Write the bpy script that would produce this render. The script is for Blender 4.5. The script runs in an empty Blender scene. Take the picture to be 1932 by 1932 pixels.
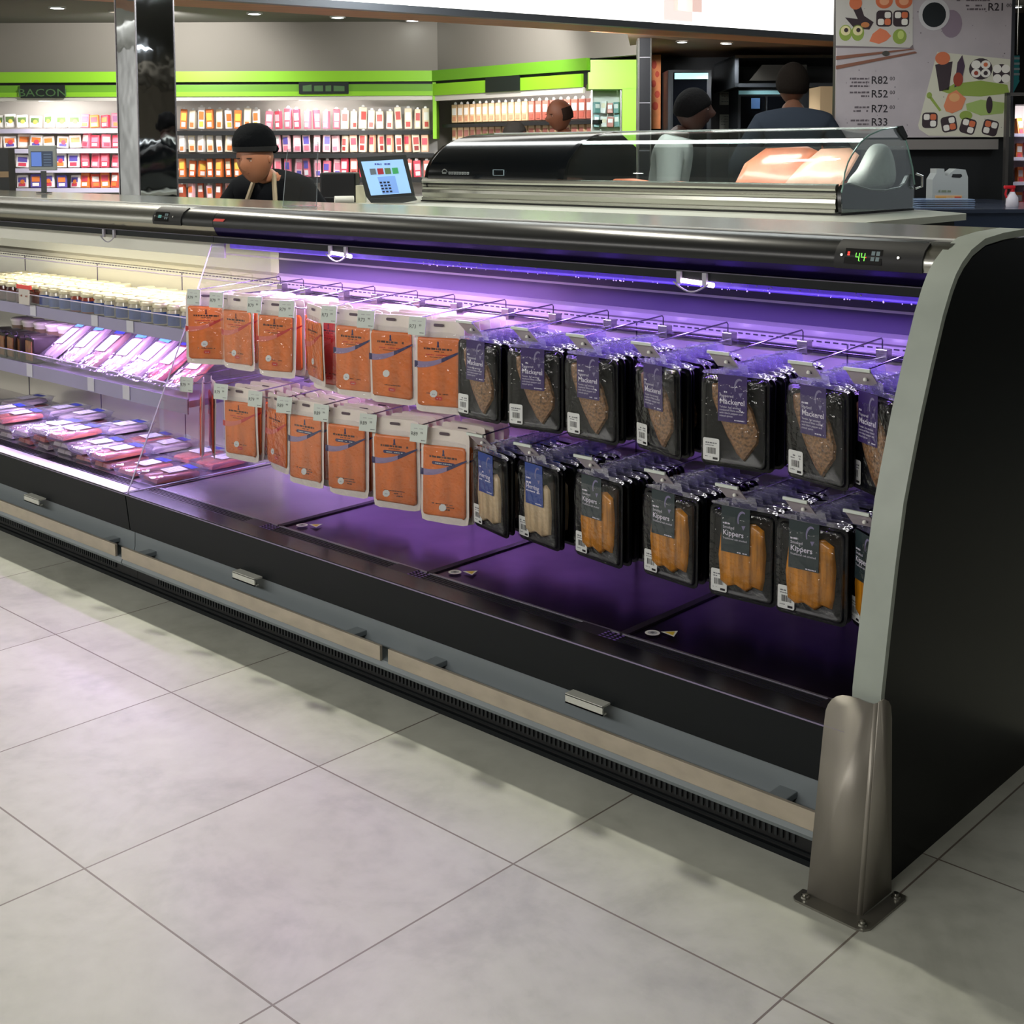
import bpy, bmesh, math, random
from mathutils import Vector, Matrix
random.seed(7)
SC = bpy.context.scene
COL = SC.collection
R = math.radians

# ------------------------------------------------------------------ camera
CP = Vector((3.46943, -1.78863, 1.38321)); YAW, PIT, ROL, FPX, CX, CY = .75022, .08002, -.00364, 2471.4, 966., 483.
_f = Vector((-math.sin(YAW)*math.cos(PIT), math.cos(YAW)*math.cos(PIT), -math.sin(PIT)))
_r = Vector((math.cos(YAW), math.sin(YAW), 0)); _u = _r.cross(_f)
RV = math.cos(ROL)*_r+math.sin(ROL)*_u; UV = -math.sin(ROL)*_r+math.cos(ROL)*_u
cd = bpy.data.cameras.new('camera'); cam = bpy.data.objects.new('camera', cd); COL.objects.link(cam)
cd.sensor_width = 36; cd.lens = FPX/1932*36; cd.shift_y = -.25; cd.clip_start = .05; cd.clip_end = 100
cam.matrix_world = Matrix(((RV.x, UV.x, -_f.x, CP.x), (RV.y, UV.y, -_f.y, CP.y), (RV.z, UV.z, -_f.z, CP.z), (0, 0, 0, 1)))
SC.camera = cam
SC.view_settings.view_transform = 'Standard'; SC.view_settings.look = 'None'
SC.view_settings.exposure = 0; SC.view_settings.gamma = 1; SC.view_settings.use_curve_mapping = False
SC.cycles.use_denoising = True
SC.cycles.max_bounces = 8; SC.cycles.transparent_max_bounces = 24; SC.cycles.glossy_bounces = 4
SC.cycles.caustics_reflective = False; SC.cycles.caustics_refractive = False; SC.cycles.sample_clamp_indirect = 4

RH = Vector((math.cos(YAW), math.sin(YAW), 0)); FH = Vector((-math.sin(YAW), math.cos(YAW), 0))
def ray(px, py): return _f+RV*((px-CX)/FPX)-UV*((py-CY)/FPX)
def loc(px, py, Y):
    """pixel -> (x, z) on the plane Y metres straight ahead of the camera (frame B: x right, y away, z up)"""
    d = ray(px, py); t = Y/d.dot(FH); return t*d.dot(RH), CP.z+t*d.z
def bw(x, y, z=0): return Vector((CP.x, CP.y, 0))+RH*x+FH*y+Vector((0, 0, z))
def onY(px, py, Y):
    d = ray(px, py); return CP+d*((Y-CP.y)/d.y)
def onX(px, py, X):
    d = ray(px, py); return CP+d*((X-CP.x)/d.x)

# ------------------------------------------------------------------ world and lights
w = bpy.data.worlds.new('world'); SC.world = w; w.use_nodes = True
w.node_tree.nodes['Background'].inputs[0].default_value = (.8, .85, .9, 1); w.node_tree.nodes['Background'].inputs[1].default_value = .25
def area(name, p, to, sx, sy, power, col=(1, 1, 1), spread=180):
    l = bpy.data.lights.new(name, 'AREA'); l.shape = 'RECTANGLE'; l.size = sx; l.size_y = sy; l.energy = power; l.color = col; l.spread = R(spread)
    o = bpy.data.objects.new(name, l); COL.objects.link(o); p = Vector(p); d = Vector(to)-p
    o.location = p
    z = -d.normalized(); x = Vector((1, 0, 0)); x = (x-z*x.dot(z))
    x = x.normalized() if x.length > .01 else Vector((0, 1, 0)); y = z.cross(x)
    o.matrix_world = Matrix(((x.x, y.x, z.x, p.x), (x.y, y.y, z.y, p.y), (x.z, y.z, z.z, p.z), (0, 0, 0, 1))); return o
def spot(name, p, to, power, ang=120, rad=.05, col=(1, 1, 1), blend=.5):
    l = bpy.data.lights.new(name, 'SPOT'); l.energy = power; l.spot_size = R(ang); l.spot_blend = blend; l.shadow_soft_size = rad; l.color = col
    o = bpy.data.objects.new(name, l); COL.objects.link(o); o.location = p
    o.rotation_euler = (Vector(to)-Vector(p)).to_track_quat('-Z', 'Y').to_euler(); return o
WARM = (1, .96, .82); VIO = (.72, .42, 1.); BLU = (.36, .2, 1.)
spot('ceiling_spot', (.2, 1.36, 2.9), (.2, .3, 0), 190, 150, .035, WARM, .3)
spot('ceiling_spot', (-2.4, 1.36, 2.9), (-2.4, .3, 0), 170, 150, .035, WARM, .3)
area('aisle_or_fill_light', (1.5, -4.6, 3.0), (1.2, .6, .7), 5, .6, 120, (1, .97, .92))
area('aisle_or_fill_light', (-3.5, -4.6, 3.0), (-3, .6, .7), 4, .6, 90, (1, .97, .92))
area('aisle_or_fill_light', (5.6, .5, 3.1), (5.0, .5, 0), .5, 3, 22, (1, .97, .9))
area('deli_or_fill_light', (-2, 4.6, 2.85), (-2, 4.2, 0), 4, .4, 60, (.95, 1, .97))
area('deli_or_fill_light', (1.4, 5.2, 2.4), (1.4, 5, 0), 1.6, .3, 16, (.9, .97, 1))
area('aisle_or_fill_light', (-14, -3.5, 3.0), (-14, -7, 1), 10, .5, 600, (.95, .97, 1))  # added to brighten the front wall mirrored in the chrome pillar
area('aisle_or_fill_light', (11, 9, 2.9), (16, 12, 1.4), 4, .5, 260, (1, .96, .86))  # added to brighten the right wall for the pillar's side reflection
area('deli_or_fill_light', (-.2, 3.2, 2.5), (-.9, 4.5, 1.3), .4, .1, 14, (.95, 1, .97))  # added fill for the white coat behind the serve-over
spot('deli_or_fill_light', bw(.7, 11.9, 2.40), bw(1.1, 13.9, 1.8), 260, 110, .1)  # added spot that brightens the green end panel
# tubes of the display case, plus an added rear pair lighting deck and wall
area('case_light', (.42, .70, 1.074), (.42, .60, .3), 1.1, .02, 12, (.78, .50, 1.))
area('case_light', (.40, .80, 1.0), (.40, .83, .3), 1.1, .02, 13, (.70, .40, 1.))  # this and the next are added behind the packs; no tube stands there
area('case_light', (1.65, .80, 1.0), (1.65, .83, .3), 1.2, .02, 5.5, (.46, .24, 1.))
area('case_light', (1.65, .71, 1.074), (1.65, .66, .3), 1.2, .02, 3.5, BLU)
area('case_light', (-1.05, .775, 1.03), (-1.05, .78, .3), 1.5, .02, 7.5, (1, .93, .72))
area('case_light', (-.85, .66, .765), (-.85, .72, .5), 1.15, .02, 7, VIO)
area('case_light', (-.85, .66, .535), (-.85, .62, .3), 1.2, .02, 7., (.66, .50, 1.))

# ------------------------------------------------------------------ materials
def lin(c):
    return tuple(((v/255)/12.92 if v/255 <= .04045 else ((v/255+.055)/1.055)**2.4) for v in c)
_M = {}
def P(name, c=(128, 128, 128), rough=.5, metal=0., emit=None, es=1., alpha=1., coat=0., spec=.5, noise=None, bump=None, trans=0., sub=0.):
    """principled material; noise=(scale, amount, detail) mottles the colour, bump=(scale, strength) dents it"""
    if name in _M: return _M[name]
    m = bpy.data.materials.new(name); m.use_nodes = True; nt = m.node_tree; b = nt.nodes['Principled BSDF']
    col = (*lin(c), 1); b.inputs['Base Color'].default_value = col
    b.inputs['Roughness'].default_value = rough; b.inputs['Metallic'].default_value = metal
    b.inputs['Specular IOR Level'].default_value = spec; b.inputs['Coat Weight'].default_value = coat; b.inputs['Coat Roughness'].default_value = .08
    b.inputs['Alpha'].default_value = alpha; b.inputs['Transmission Weight'].default_value = trans
    if emit: b.inputs['Emission Color'].default_value = (*lin(emit), 1); b.inputs['Emission Strength'].default_value = es
    if noise or bump:
        tc = nt.nodes.new('ShaderNodeTexCoord')
    def nz(sc, det=3):
        n = nt.nodes.new('ShaderNodeTexNoise'); n.inputs['Detail'].default_value = det
        mp = nt.nodes.new('ShaderNodeMapping'); mp.inputs['Scale'].default_value = sc if isinstance(sc, tuple) else (sc, sc, sc)
        n.inputs['Scale'].default_value = 1
        nt.links.new(tc.outputs['Object'], mp.inputs[0]); nt.links.new(mp.outputs[0], n.inputs['Vector']); return n
    if noise:
        n = nz(noise[0], noise[2] if len(noise) > 2 else 3); r = nt.nodes.new('ShaderNodeMapRange'); r.inputs[1].default_value = .3; r.inputs[2].default_value = .7
        r.inputs[3].default_value = 1-noise[1]; r.inputs[4].default_value = 1+noise[1]*.6
        mx = nt.nodes.new('ShaderNodeVectorMath'); mx.operation = 'SCALE'; mx.inputs[0].default_value = col[:3]
        nt.links.new(n.outputs['Fac'], r.inputs[0]); nt.links.new(r.outputs[0], mx.inputs['Scale']); nt.links.new(mx.outputs[0], b.inputs['Base Color'])
    if bump:
        n = nz(bump[0]); bp = nt.nodes.new('ShaderNodeBump'); bp.inputs['Strength'].default_value = bump[1]; bp.inputs['Distance'].default_value = .004
        nt.links.new(n.outputs['Fac'], bp.inputs['Height']); nt.links.new(bp.outputs[0], b.inputs['Normal'])
    _M[name] = m; return m
def GLASS(name, tint=(255, 255, 255), refl=.08, rough=.03, veil=0., vc=(220, 220, 230), bump=None):
    """thin clear sheet: see-through with a mirror part that grows at grazing angles"""
    if name in _M: return _M[name]
    m = bpy.data.materials.new(name); m.use_nodes = True; nt = m.node_tree; nt.nodes.clear(); N = nt.nodes.new; L = nt.links.new
    o = N('ShaderNodeOutputMaterial'); t = N('ShaderNodeBsdfTransparent'); t.inputs[0].default_value = (*lin(tint), 1)
    g = N('ShaderNodeBsdfGlossy'); g.inputs['Roughness'].default_value = rough; g.inputs[0].default_value = (1, 1, 1, 1)
    fr = N('ShaderNodeLayerWeight'); fr.inputs[0].default_value = .25
    mr = N('ShaderNodeMapRange'); mr.inputs[3].default_value = refl; mr.inputs[4].default_value = min(1, refl*4+.15); L(fr.outputs['Facing'], mr.inputs[0])
    mx = N('ShaderNodeMixShader'); L(mr.outputs[0], mx.inputs[0]); L(t.outputs[0], mx.inputs[1]); L(g.outputs[0], mx.inputs[2])
    if bump:
        tc = N('ShaderNodeTexCoord'); n = N('ShaderNodeTexNoise'); n.inputs['Scale'].default_value = bump[0]; L(tc.outputs['Object'], n.inputs['Vector'])
        bp = N('ShaderNodeBump'); bp.inputs['Strength'].default_value = bump[1]; bp.inputs['Distance'].default_value = .01
        L(n.outputs['Fac'], bp.inputs['Height']); L(bp.outputs[0], g.inputs['Normal'])
    if veil:
        d = N('ShaderNodeBsdfTranslucent'); d.inputs[0].default_value = (*lin(vc), 1); d2 = N('ShaderNodeBsdfDiffuse'); d2.inputs[0].default_value = (*lin(vc), 1)
        a = N('ShaderNodeMixShader'); L(d.outputs[0], a.inputs[1]); L(d2.outputs[0], a.inputs[2])
        m2 = N('ShaderNodeMixShader'); m2.inputs[0].default_value = veil; L(mx.outputs[0], m2.inputs[1]); L(a.outputs[0], m2.inputs[2]); mx = m2
    L(mx.outputs[0], o.inputs[0]); _M[name] = m; return m

def tile_mat():
    m = bpy.data.materials.new('floor_tile'); m.use_nodes = True; nt = m.node_tree; N = nt.nodes.new; L = nt.links.new; b = nt.nodes['Principled BSDF']
    tc = N('ShaderNodeTexCoord'); sp = N('ShaderNodeSeparateXYZ'); L(tc.outputs['Object'], sp.inputs[0])
    def M(op, a, v=None, c=None):
        n = N('ShaderNodeMath'); n.operation = op
        for i, q in enumerate((a, v, c)):
            if q is None: continue
            if isinstance(q, (int, float)): n.inputs[i].default_value = q
            else: L(q, n.inputs[i])
        return n.outputs[0]
    u = M('DIVIDE', sp.outputs[0], .6); v = M('DIVIDE', sp.outputs[1], .5748)
    du = M('MULTIPLY', M('ABSOLUTE', M('SUBTRACT', M('FRACT', M('ADD', u, .5)), .5)), .6); dv = M('MULTIPLY', M('ABSOLUTE', M('SUBTRACT', M('FRACT', M('ADD', v, .5)), .5)), .575)
    d = M('MINIMUM', du, dv); g = M('LESS_THAN', d, .0021)
    cb = N('ShaderNodeCombineXYZ'); L(M('FLOOR', u), cb.inputs[0]); L(M('FLOOR', v), cb.inputs[1])
    wn = N('ShaderNodeTexWhiteNoise'); wn.noise_dimensions = '3D'; L(cb.outputs[0], wn.inputs[0])
    ofs = N('ShaderNodeVectorMath'); ofs.operation = 'MULTIPLY_ADD'; L(wn.outputs['Color'], ofs.inputs[0]); ofs.inputs[1].default_value = (9, 9, 9); L(tc.outputs['Object'], ofs.inputs[2])
    n1 = N('ShaderNodeTexNoise'); n1.inputs['Scale'].default_value = 3.2; n1.inputs['Detail'].default_value = 7; n1.inputs['Roughness'].default_value = .62; n1.inputs['Distortion'].default_value = .6; L(ofs.outputs[0], n1.inputs['Vector'])
    n2 = N('ShaderNodeTexNoise'); n2.inputs['Scale'].default_value = 22; n2.inputs['Detail'].default_value = 4; L(ofs.outputs[0], n2.inputs['Vector'])
    f = M('ADD', M('MULTIPLY', n1.outputs['Fac'], .75), M('MULTIPLY', n2.outputs['Fac'], .25))
    cr = N('ShaderNodeValToRGB'); L(f, cr.inputs[0]); e = cr.color_ramp.elements
    e[0].position = .30; e[0].color = (*lin((154, 156, 146)), 1); e[1].position = .68; e[1].color = (*lin((190, 192, 182)), 1)
    k = e.new(.5); k.color = (*lin((178, 180, 170)), 1)
    mx = N('ShaderNodeMix'); mx.data_type = 'RGBA'; L(g, mx.inputs[0]); L(cr.outputs[0], mx.inputs[6]); mx.inputs[7].default_value = (*lin((108, 100, 92)), 1)
    L(mx.outputs[2], b.inputs['Base Color']); b.inputs['Roughness'].default_value = .42
    L(M('ADD', .34, M('MULTIPLY', n1.outputs['Fac'], .25)), b.inputs['Roughness'])
    bp = N('ShaderNodeBump'); bp.inputs['Strength'].default_value = .25; bp.inputs['Distance'].default_value = .004; L(M('SUBTRACT', 1, g), bp.inputs['Height']); L(bp.outputs[0], b.inputs['Normal'])
    return m

BLACK = P('black_panel', (17, 21, 24), .5, spec=.22, bump=((3, 3, 3), .02)); GLOSSBLK = P('gloss_black', (7, 9, 11), .12); MATBLK = P('matte_black', (13, 14, 16), .6)
GREY = P('bumper_grey', (148, 154, 150), .42, noise=((9, 9, 9), .06)); GREYD = P('panel_grey', (118, 126, 130), .4)
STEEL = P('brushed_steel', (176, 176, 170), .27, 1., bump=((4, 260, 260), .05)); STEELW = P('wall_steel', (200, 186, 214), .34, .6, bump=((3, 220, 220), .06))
DECK = P('deck_steel', (150, 132, 168), .24, 1., noise=((6, 6, 6), .25)); DECK_LIT = P('deck_steel_lit', (190, 184, 196), .26, .9, noise=((6, 6, 6), .12))  # second steel is a brighter copy; light on the lit tray is in its colour
RAIL = P('bumper_rail', (176, 166, 150), .36, .35, noise=((14, 30, 30), .12)); CHROME = P('chrome', (220, 222, 224), .06, 1.); WIRE = P('hook_wire', (150, 150, 160), .22, 1.)
WHITE = P('white_plastic', (232, 232, 226), .4); TAG = P('tag_white', (206, 214, 208), .5); INK = P('ink_black', (24, 22, 26), .6)
CLEAR = GLASS('clear_acrylic', (248, 248, 250), .05); GLASSC = GLASS('counter_glass', (243, 249, 248), .05, .02); FILM = GLASS('pack_film', (252, 252, 253), .02, .10, 0, (220, 215, 240), (60, .6))
TRAYC = GLASS('clear_tray', (240, 240, 246), .10, .08, .14, (225, 222, 240), (30, .3)); TABC = GLASS('hang_tab', (240, 240, 248), .10, .12, .10, (215, 210, 245), (50, .5))

# ------------------------------------------------------------------ mesh helpers
class MB:
    def __init__(s): s.v = []; s.f = []; s.mi = []; s.mats = []; s.sm = []
    def _m(s, m):
        if m not in s.mats: s.mats.append(m)
        return s.mats.index(m)
    def add(s, vs, fs, m, smooth=False, M=None):
        k = len(s.v); i = s._m(m)
        s.v += [tuple(M @ Vector(q)) if M else tuple(q) for q in vs]
        for q in fs: s.f.append([a+k for a in q]); s.mi.append(i); s.sm.append(smooth)
        return s
    def box(s, a, b, m, M=None, bev=0):
        x0, y0, z0 = a; x1, y1, z1 = b
        if bev:
            bm = bmesh.new(); bmesh.ops.create_cube(bm, size=1)
            for v in bm.verts: v.co = Vector(((v.co.x+.5)*(x1-x0)+x0, (v.co.y+.5)*(y1-y0)+y0, (v.co.z+.5)*(z1-z0)+z0))
            bmesh.ops.bevel(bm, geom=bm.edges[:], offset=bev, segments=2, affect='EDGES', profile=.6)
            bm.verts.index_update(); s.add([v.co[:] for v in bm.verts], [[v.index for v in f.verts] for f in bm.faces], m, False, M); bm.free(); return s
        return s.add([(x0, y0, z0), (x1, y0, z0), (x1, y1, z0), (x0, y1, z0), (x0, y0, z1), (x1, y0, z1), (x1, y1, z1), (x0, y1, z1)],
                     [(0, 3, 2, 1), (4, 5, 6, 7), (0, 1, 5, 4), (1, 2, 6, 5), (2, 3, 7, 6), (3, 0, 4, 7)], m, False, M)
    def prism(s, poly, a, b, m, ax='x', smooth=False, M=None):
        """extrude a 2-d outline along an axis; 'x': outline is (y,z); 'y': (x,z); 'z': (x,y)"""
        n = len(poly); f = {'x': lambda t, p: (t, p[0], p[1]), 'y': lambda t, p: (p[0], t, p[1]), 'z': lambda t, p: (p[0], p[1], t)}[ax]
        vs = [f(a, p) for p in poly]+[f(b, p) for p in poly]
        k = len(s.v); s.add(vs, [(i, (i+1) % n, n+(i+1) % n, n+i) for i in range(n)], m, smooth, M)
        s.add(vs, [list(range(n))[::-1], [n+i for i in range(n)]], m, False, M); return s
    def strip(s, line, th, a, b, m, smooth=True):
        """sheet of thickness th following an open (y,z) line, extruded along x"""
        n = len(line); o = []
        for i, p in enumerate(line):
            q0 = line[max(0, i-1)]; q1 = line[min(n-1, i+1)]; d = Vector((q1[0]-q0[0], q1[1]-q0[1])).normalized(); o.append((p[0]-d.y*th, p[1]+d.x*th))
        poly = list(line)+o[::-1]; return s.prism(poly, a, b, m, 'x', smooth)
    def tube(s, path, r, m, seg=8, cap=True):
        pts = [Vector(p) for p in path]; vs = []; fs = []; n = len(pts); up = None
        for i, p in enumerate(pts):
            d = (pts[min(n-1, i+1)]-pts[max(0, i-1)]).normalized()
            if up is None: up = d.orthogonal().normalized()
            up = (up-d*up.dot(d)).normalized(); sd = d.cross(up); rr = r[i] if isinstance(r, (list, tuple)) else r
            for k in range(seg): a = 2*math.pi*k/seg; vs.append(p+(up*math.cos(a)+sd*math.sin(a))*rr)
        for i in range(n-1):
            for k in range(seg): fs.append((i*seg+k, i*seg+(k+1) % seg, (i+1)*seg+(k+1) % seg, (i+1)*seg+k))
        s.add(vs, fs, m, True)
        if cap: s.add(vs, [list(range(seg))[::-1], [(n-1)*seg+k for k in range(seg)]], m)
        return s
    def lathe(s, prof, m, seg=24, c=(0, 0, 0), M=None, caps=True):
        vs = []; fs = []; n = len(prof)
        for (r, z) in prof:
            for k in range(seg): a = 2*math.pi*k/seg; vs.append((c[0]+r*math.cos(a), c[1]+r*math.sin(a), c[2]+z))
        for i in range(n-1):
            for k in range(seg): fs.append((i*seg+k, i*seg+(k+1) % seg, (i+1)*seg+(k+1) % seg, (i+1)*seg+k))
        if caps: fs += [list(range(seg))[::-1], [(n-1)*seg+k for k in range(seg)]]
        return s.add(vs, fs, m, True, M)
    def text(s, t, size, x, z, m, y=0, al='LEFT', sx=1., M=None, bold=0.):
        vs, fs = tmesh(t, al, bold)
        return s.add([(x+a*size*sx, y, z+b*size) for a, b in vs], fs, m, False, M)
    def obj(s, name, parent=None, M=None):
        me = s.mesh(name); o = bpy.data.objects.new(name, me); COL.objects.link(o)
        if parent: o.parent = parent
        return o
    def mesh(s, name):
        me = bpy.data.meshes.new(name); me.from_pydata(s.v, [], s.f)
        for m in s.mats: me.materials.append(m)
        me.polygons.foreach_set('material_index', s.mi); me.polygons.foreach_set('use_smooth', s.sm); me.update()
        if any(s.sm):
            try: me.set_sharp_from_angle(angle=R(45))
            except Exception: pass
        return me
_T = {}
def tmesh(t, al, bold=0.):
    k = (t, al, bold)
    if k in _T: return _T[k]
    c = bpy.data.curves.new('t', 'FONT'); c.body = t; c.size = 1; c.align_x = al; c.offset = bold; c.resolution_u = 2
    o = bpy.data.objects.new('t', c); me = o.to_mesh()
    r = ([(v.co.x, v.co.y) for v in me.vertices], [list(p.vertices) for p in me.polygons]); o.to_mesh_clear(); bpy.data.objects.remove(o); bpy.data.curves.remove(c)
    _T[k] = r; return r
def rrect(x0, z0, x1, z1, r, n=4, r2=None):
    o = []
    for (cx, cz, a, q) in ((x1-r, z1-r, 0, r), (x0+r, z1-r, 90, r), (x0+r, z0+r, 180, r), (x1-r, z0+r, 270, r)):
        for k in range(n+1): t = R(a+90*k/n); o.append((cx+q*math.cos(t), cz+q*math.sin(t)))
    return o
def disc(cx, cz, rx, rz=None, n=16, rot=0):
    rz = rz or rx; return [(cx+rx*math.cos(2*math.pi*k/n)*math.cos(rot)-rz*math.sin(2*math.pi*k/n)*math.sin(rot), cz+rx*math.cos(2*math.pi*k/n)*math.sin(rot)+rz*math.sin(2*math.pi*k/n)*math.cos(rot)) for k in range(n)]
def face(mb, poly, y, m, M=None): mb.add([(a, y, b) for a, b in poly], [list(range(len(poly)))], m, False, M)
def tag(o, label=None, cat=None, group=None, kind=None):
    for k, v in (('label', label), ('category', cat), ('group', group), ('kind', kind)):
        if v: o[k] = v
    return o
def thing(name, label, cat, p=(0, 0, 0), rz=0, group=None):
    o = bpy.data.objects.new(name, None); COL.objects.link(o); o.empty_display_size = .1; o.location = p; o.rotation_euler = (0, 0, rz); return tag(o, label, cat, group)
def link_mesh(name, me, parent=None):
    o = bpy.data.objects.new(name, me); COL.objects.link(o)
    if parent: o.parent = parent
    return o
def struct(name, mb): o = mb.obj(name); o['kind'] = 'structure'; return o
def copy_tree(o, parent=None):
    c = o.copy(); COL.objects.link(c); c.parent = parent
    for ch in list(o.children): copy_tree(ch, c)
    return c
BR = YAW   # rotation of things that face the camera squarely (frame B)
# ------------------------------------------------------------------ room shell
m = MB(); m.box((-30, -12, -.05), (16, 26, 0), tile_mat()); struct('floor', m)
CEIL = P('ceiling_paint', (112, 108, 100), .8, noise=((1, 1, 1), .05))
zc = 2.95
m = MB(); m.box((-30, -12, 3.3), (16, .9, 3.35), P('ceiling_front', (150, 148, 140), .8)); m.box((-30, .88, zc), (16, .93, 3.3), CEIL); m.box((-30, .9, zc), (16, 26, zc+.05), CEIL)
struct('ceiling', m)
WALLP = P('wall_paint', (128, 122, 112), .8, noise=((.6, .6, .6), .06))
m = MB(); m.box((-30, -7.1, 0), (16, -7, 3.3), P('wall_front_paint', (196, 192, 184), .7)); struct('wall_front', m)
m = MB(); m.box((16, -12, 0), (16.1, 26, 3.3), P('wall_dark_paint', (110, 104, 92), .7)); struct('wall_right', m)

# ------------------------------------------------------------------ the long refrigerated display case
PROF = [(.393, 0), (.395, .38), (.415, .485), (.44, .61), (.468, .724), (.497, .80), (.527, .876), (.57, .97), (.615, 1.059), (.645, 1.105), (.666, 1.13), (.691, 1.15), (.731, 1.172), (.792, 1.19), (.88, 1.197), (1.0, 1.2), (1.25, 1.203)]
YB = .97; XL, XR, XJ = -3.6, 2.315, -.2
def case(x0, x1, name, label):
    t = thing(name, label, 'refrigerator', ((x0+x1)/2, .8, 0)); ox = -(x0+x1)/2
    T = Matrix.Translation((ox, -.8, 0))
    def part(n, mb, par=t):
        mb.v = [(a+ox, b-.8, c) for a, b, c in mb.v]; return mb.obj(n, par)
    m = MB(); m.box((x0, .40, .0), (x1, 1.25, .28), MATBLK); m.box((x0, 1.16, .28), (x1, 1.25, 1.185), BLACK); part('body', m)
    m = MB(); m.box((x0, .388, 0), (x1, .40, .105), MATBLK); m.box((x0, .378, .0), (x1, .39, .012), BLACK); m.box((x0, .381, .020), (x1, .39, .024), BLACK); part('kick_plate', m)
    m = MB(); x = x0+.12
    while x < x1-.12:
        m.box((x, .3835, .034), (x+.006, .389, .082), P('vent_fin', (26, 30, 33), .5)); x += .0135
    part('vent_grille', m)
    m = MB(); m.strip([(.385, .190), (.3855, .17), (.384, .13), (.378, .112), (.36, .104), (.338, .102), (.334, .090), (.336, .084), (.39, .084)][::-1], .003, x0+.002, x1, GREYD); part('bumper_channel', m)
    m = MB(); m.prism([(.352, .303), (.366, .186), (.386, .186), (.386, .303)], x0+.002, x1-.002, BLACK); part('front_panel', m)
    m = MB(); LIP = P('lip_metal', (34, 33, 40), .24, .6)
    m.prism([(.3505, .309), (.3505, .302), (.355, .302), (.355, .306), (.416, .304), (.416, .308)], x0, x1, LIP); m.box((x0, .3495, .3035), (x1, .3505, .3065), P('lip_edge', (150, 140, 170), .3, .8)); part('front_lip', m)
    m = MB(); m.box((x0, .416, .288), (x1, .468, .294), MATBLK)
    for k in range(6): y = .418+k*.0092; m.box((x0, y, .294), (x1, y+.0042, .303), P('grille_slat', (44, 44, 52), .35, .5))
    for k in range(int((x1-x0)/.6)+1):
        xx = x1-.05-k*.63
        if xx-.05 > x0: m.box((xx-.05, .416, .30), (xx+.03, .468, .3045), P('grille_plate', (38, 36, 46), .4, .4))
    g = part('air_grille', m)
    return t, part
c1, part = case(XJ, XR, 'display_case', 'long black open refrigerated display case with violet lighting and hanging fish packs')
# decks
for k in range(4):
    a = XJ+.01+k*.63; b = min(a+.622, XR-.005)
    m = MB(); m.box((a, .470, .285), (b, YB, .302), DECK_LIT if k == 0 else DECK, bev=.002)
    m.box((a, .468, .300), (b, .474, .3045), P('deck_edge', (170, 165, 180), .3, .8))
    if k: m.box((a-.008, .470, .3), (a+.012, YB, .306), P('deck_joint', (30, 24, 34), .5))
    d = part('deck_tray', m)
    if k:
        for dx, dy in ((.05, .045),):
            s = MB(); face(s, disc(a+dx, .513, .017, .017, 20), 0, WHITE, Matrix(((1, 0, 0, 0), (0, 0, 1, 0), (0, 0, 0, .3068), (0, 0, 0, 1))))
            Mz = Matrix(((1, 0, 0, 0), (0, 0, 1, 0), (0, 0, 0, .3072), (0, 0, 0, 1))); Mz2 = Matrix(((1, 0, 0, 0), (0, 0, 1, 0), (0, 0, 0, .3074), (0, 0, 0, 1)))
            face(s, [(a+dx+.010, .53), (a+dx+.05, .525), (a+dx+.036, .560)], 0, WHITE, Mz); face(s, [(a+dx+.018, .534), (a+dx+.044, .530), (a+dx+.034, .552)], 0, P('warning_yellow', (222, 190, 60), .5), Mz2)
            face(s, disc(a+dx, .513, .011, .011, 16), 0, P('print_grey', (170, 172, 176), .5), Mz)
            s.box((a+dx-.004, .509, .3073), (a+dx+.004, .517, .3075), P('print_dark', (90, 92, 96), .5)); s.v = [(p[0]+c1.location.x*-1, p[1]-.8, p[2]) for p in s.v]
            s.obj('warning_sticker', d)
        h = MB()
        for i in range(4):
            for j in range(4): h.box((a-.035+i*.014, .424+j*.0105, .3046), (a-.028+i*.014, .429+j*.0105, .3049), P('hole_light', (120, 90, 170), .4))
        part('grille_holes', h)
# back wall with its ledge and perforated strip
def backwall(x0, x1, part, mt):
    m = MB(); m.box((x0, YB, .295), (x1, YB+.01, 1.17), mt)
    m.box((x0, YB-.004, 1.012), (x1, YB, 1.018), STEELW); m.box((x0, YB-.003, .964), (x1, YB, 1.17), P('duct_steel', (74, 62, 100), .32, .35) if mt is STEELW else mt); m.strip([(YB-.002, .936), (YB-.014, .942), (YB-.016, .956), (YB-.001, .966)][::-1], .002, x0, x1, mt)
    x = x0
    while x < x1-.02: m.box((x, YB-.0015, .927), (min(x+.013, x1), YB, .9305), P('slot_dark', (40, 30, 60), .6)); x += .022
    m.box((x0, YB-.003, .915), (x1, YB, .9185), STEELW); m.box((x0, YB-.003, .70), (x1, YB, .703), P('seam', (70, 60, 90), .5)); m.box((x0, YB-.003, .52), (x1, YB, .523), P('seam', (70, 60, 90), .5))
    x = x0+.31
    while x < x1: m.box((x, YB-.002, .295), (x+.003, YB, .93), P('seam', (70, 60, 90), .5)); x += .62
    part('back_wall', m)
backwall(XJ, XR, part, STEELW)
NOSE = [(.80, 1.1965), (.757, 1.194), (.730, 1.188), (.711, 1.176), (.701, 1.160), (.699, 1.147), (.702, 1.135)]
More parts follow.
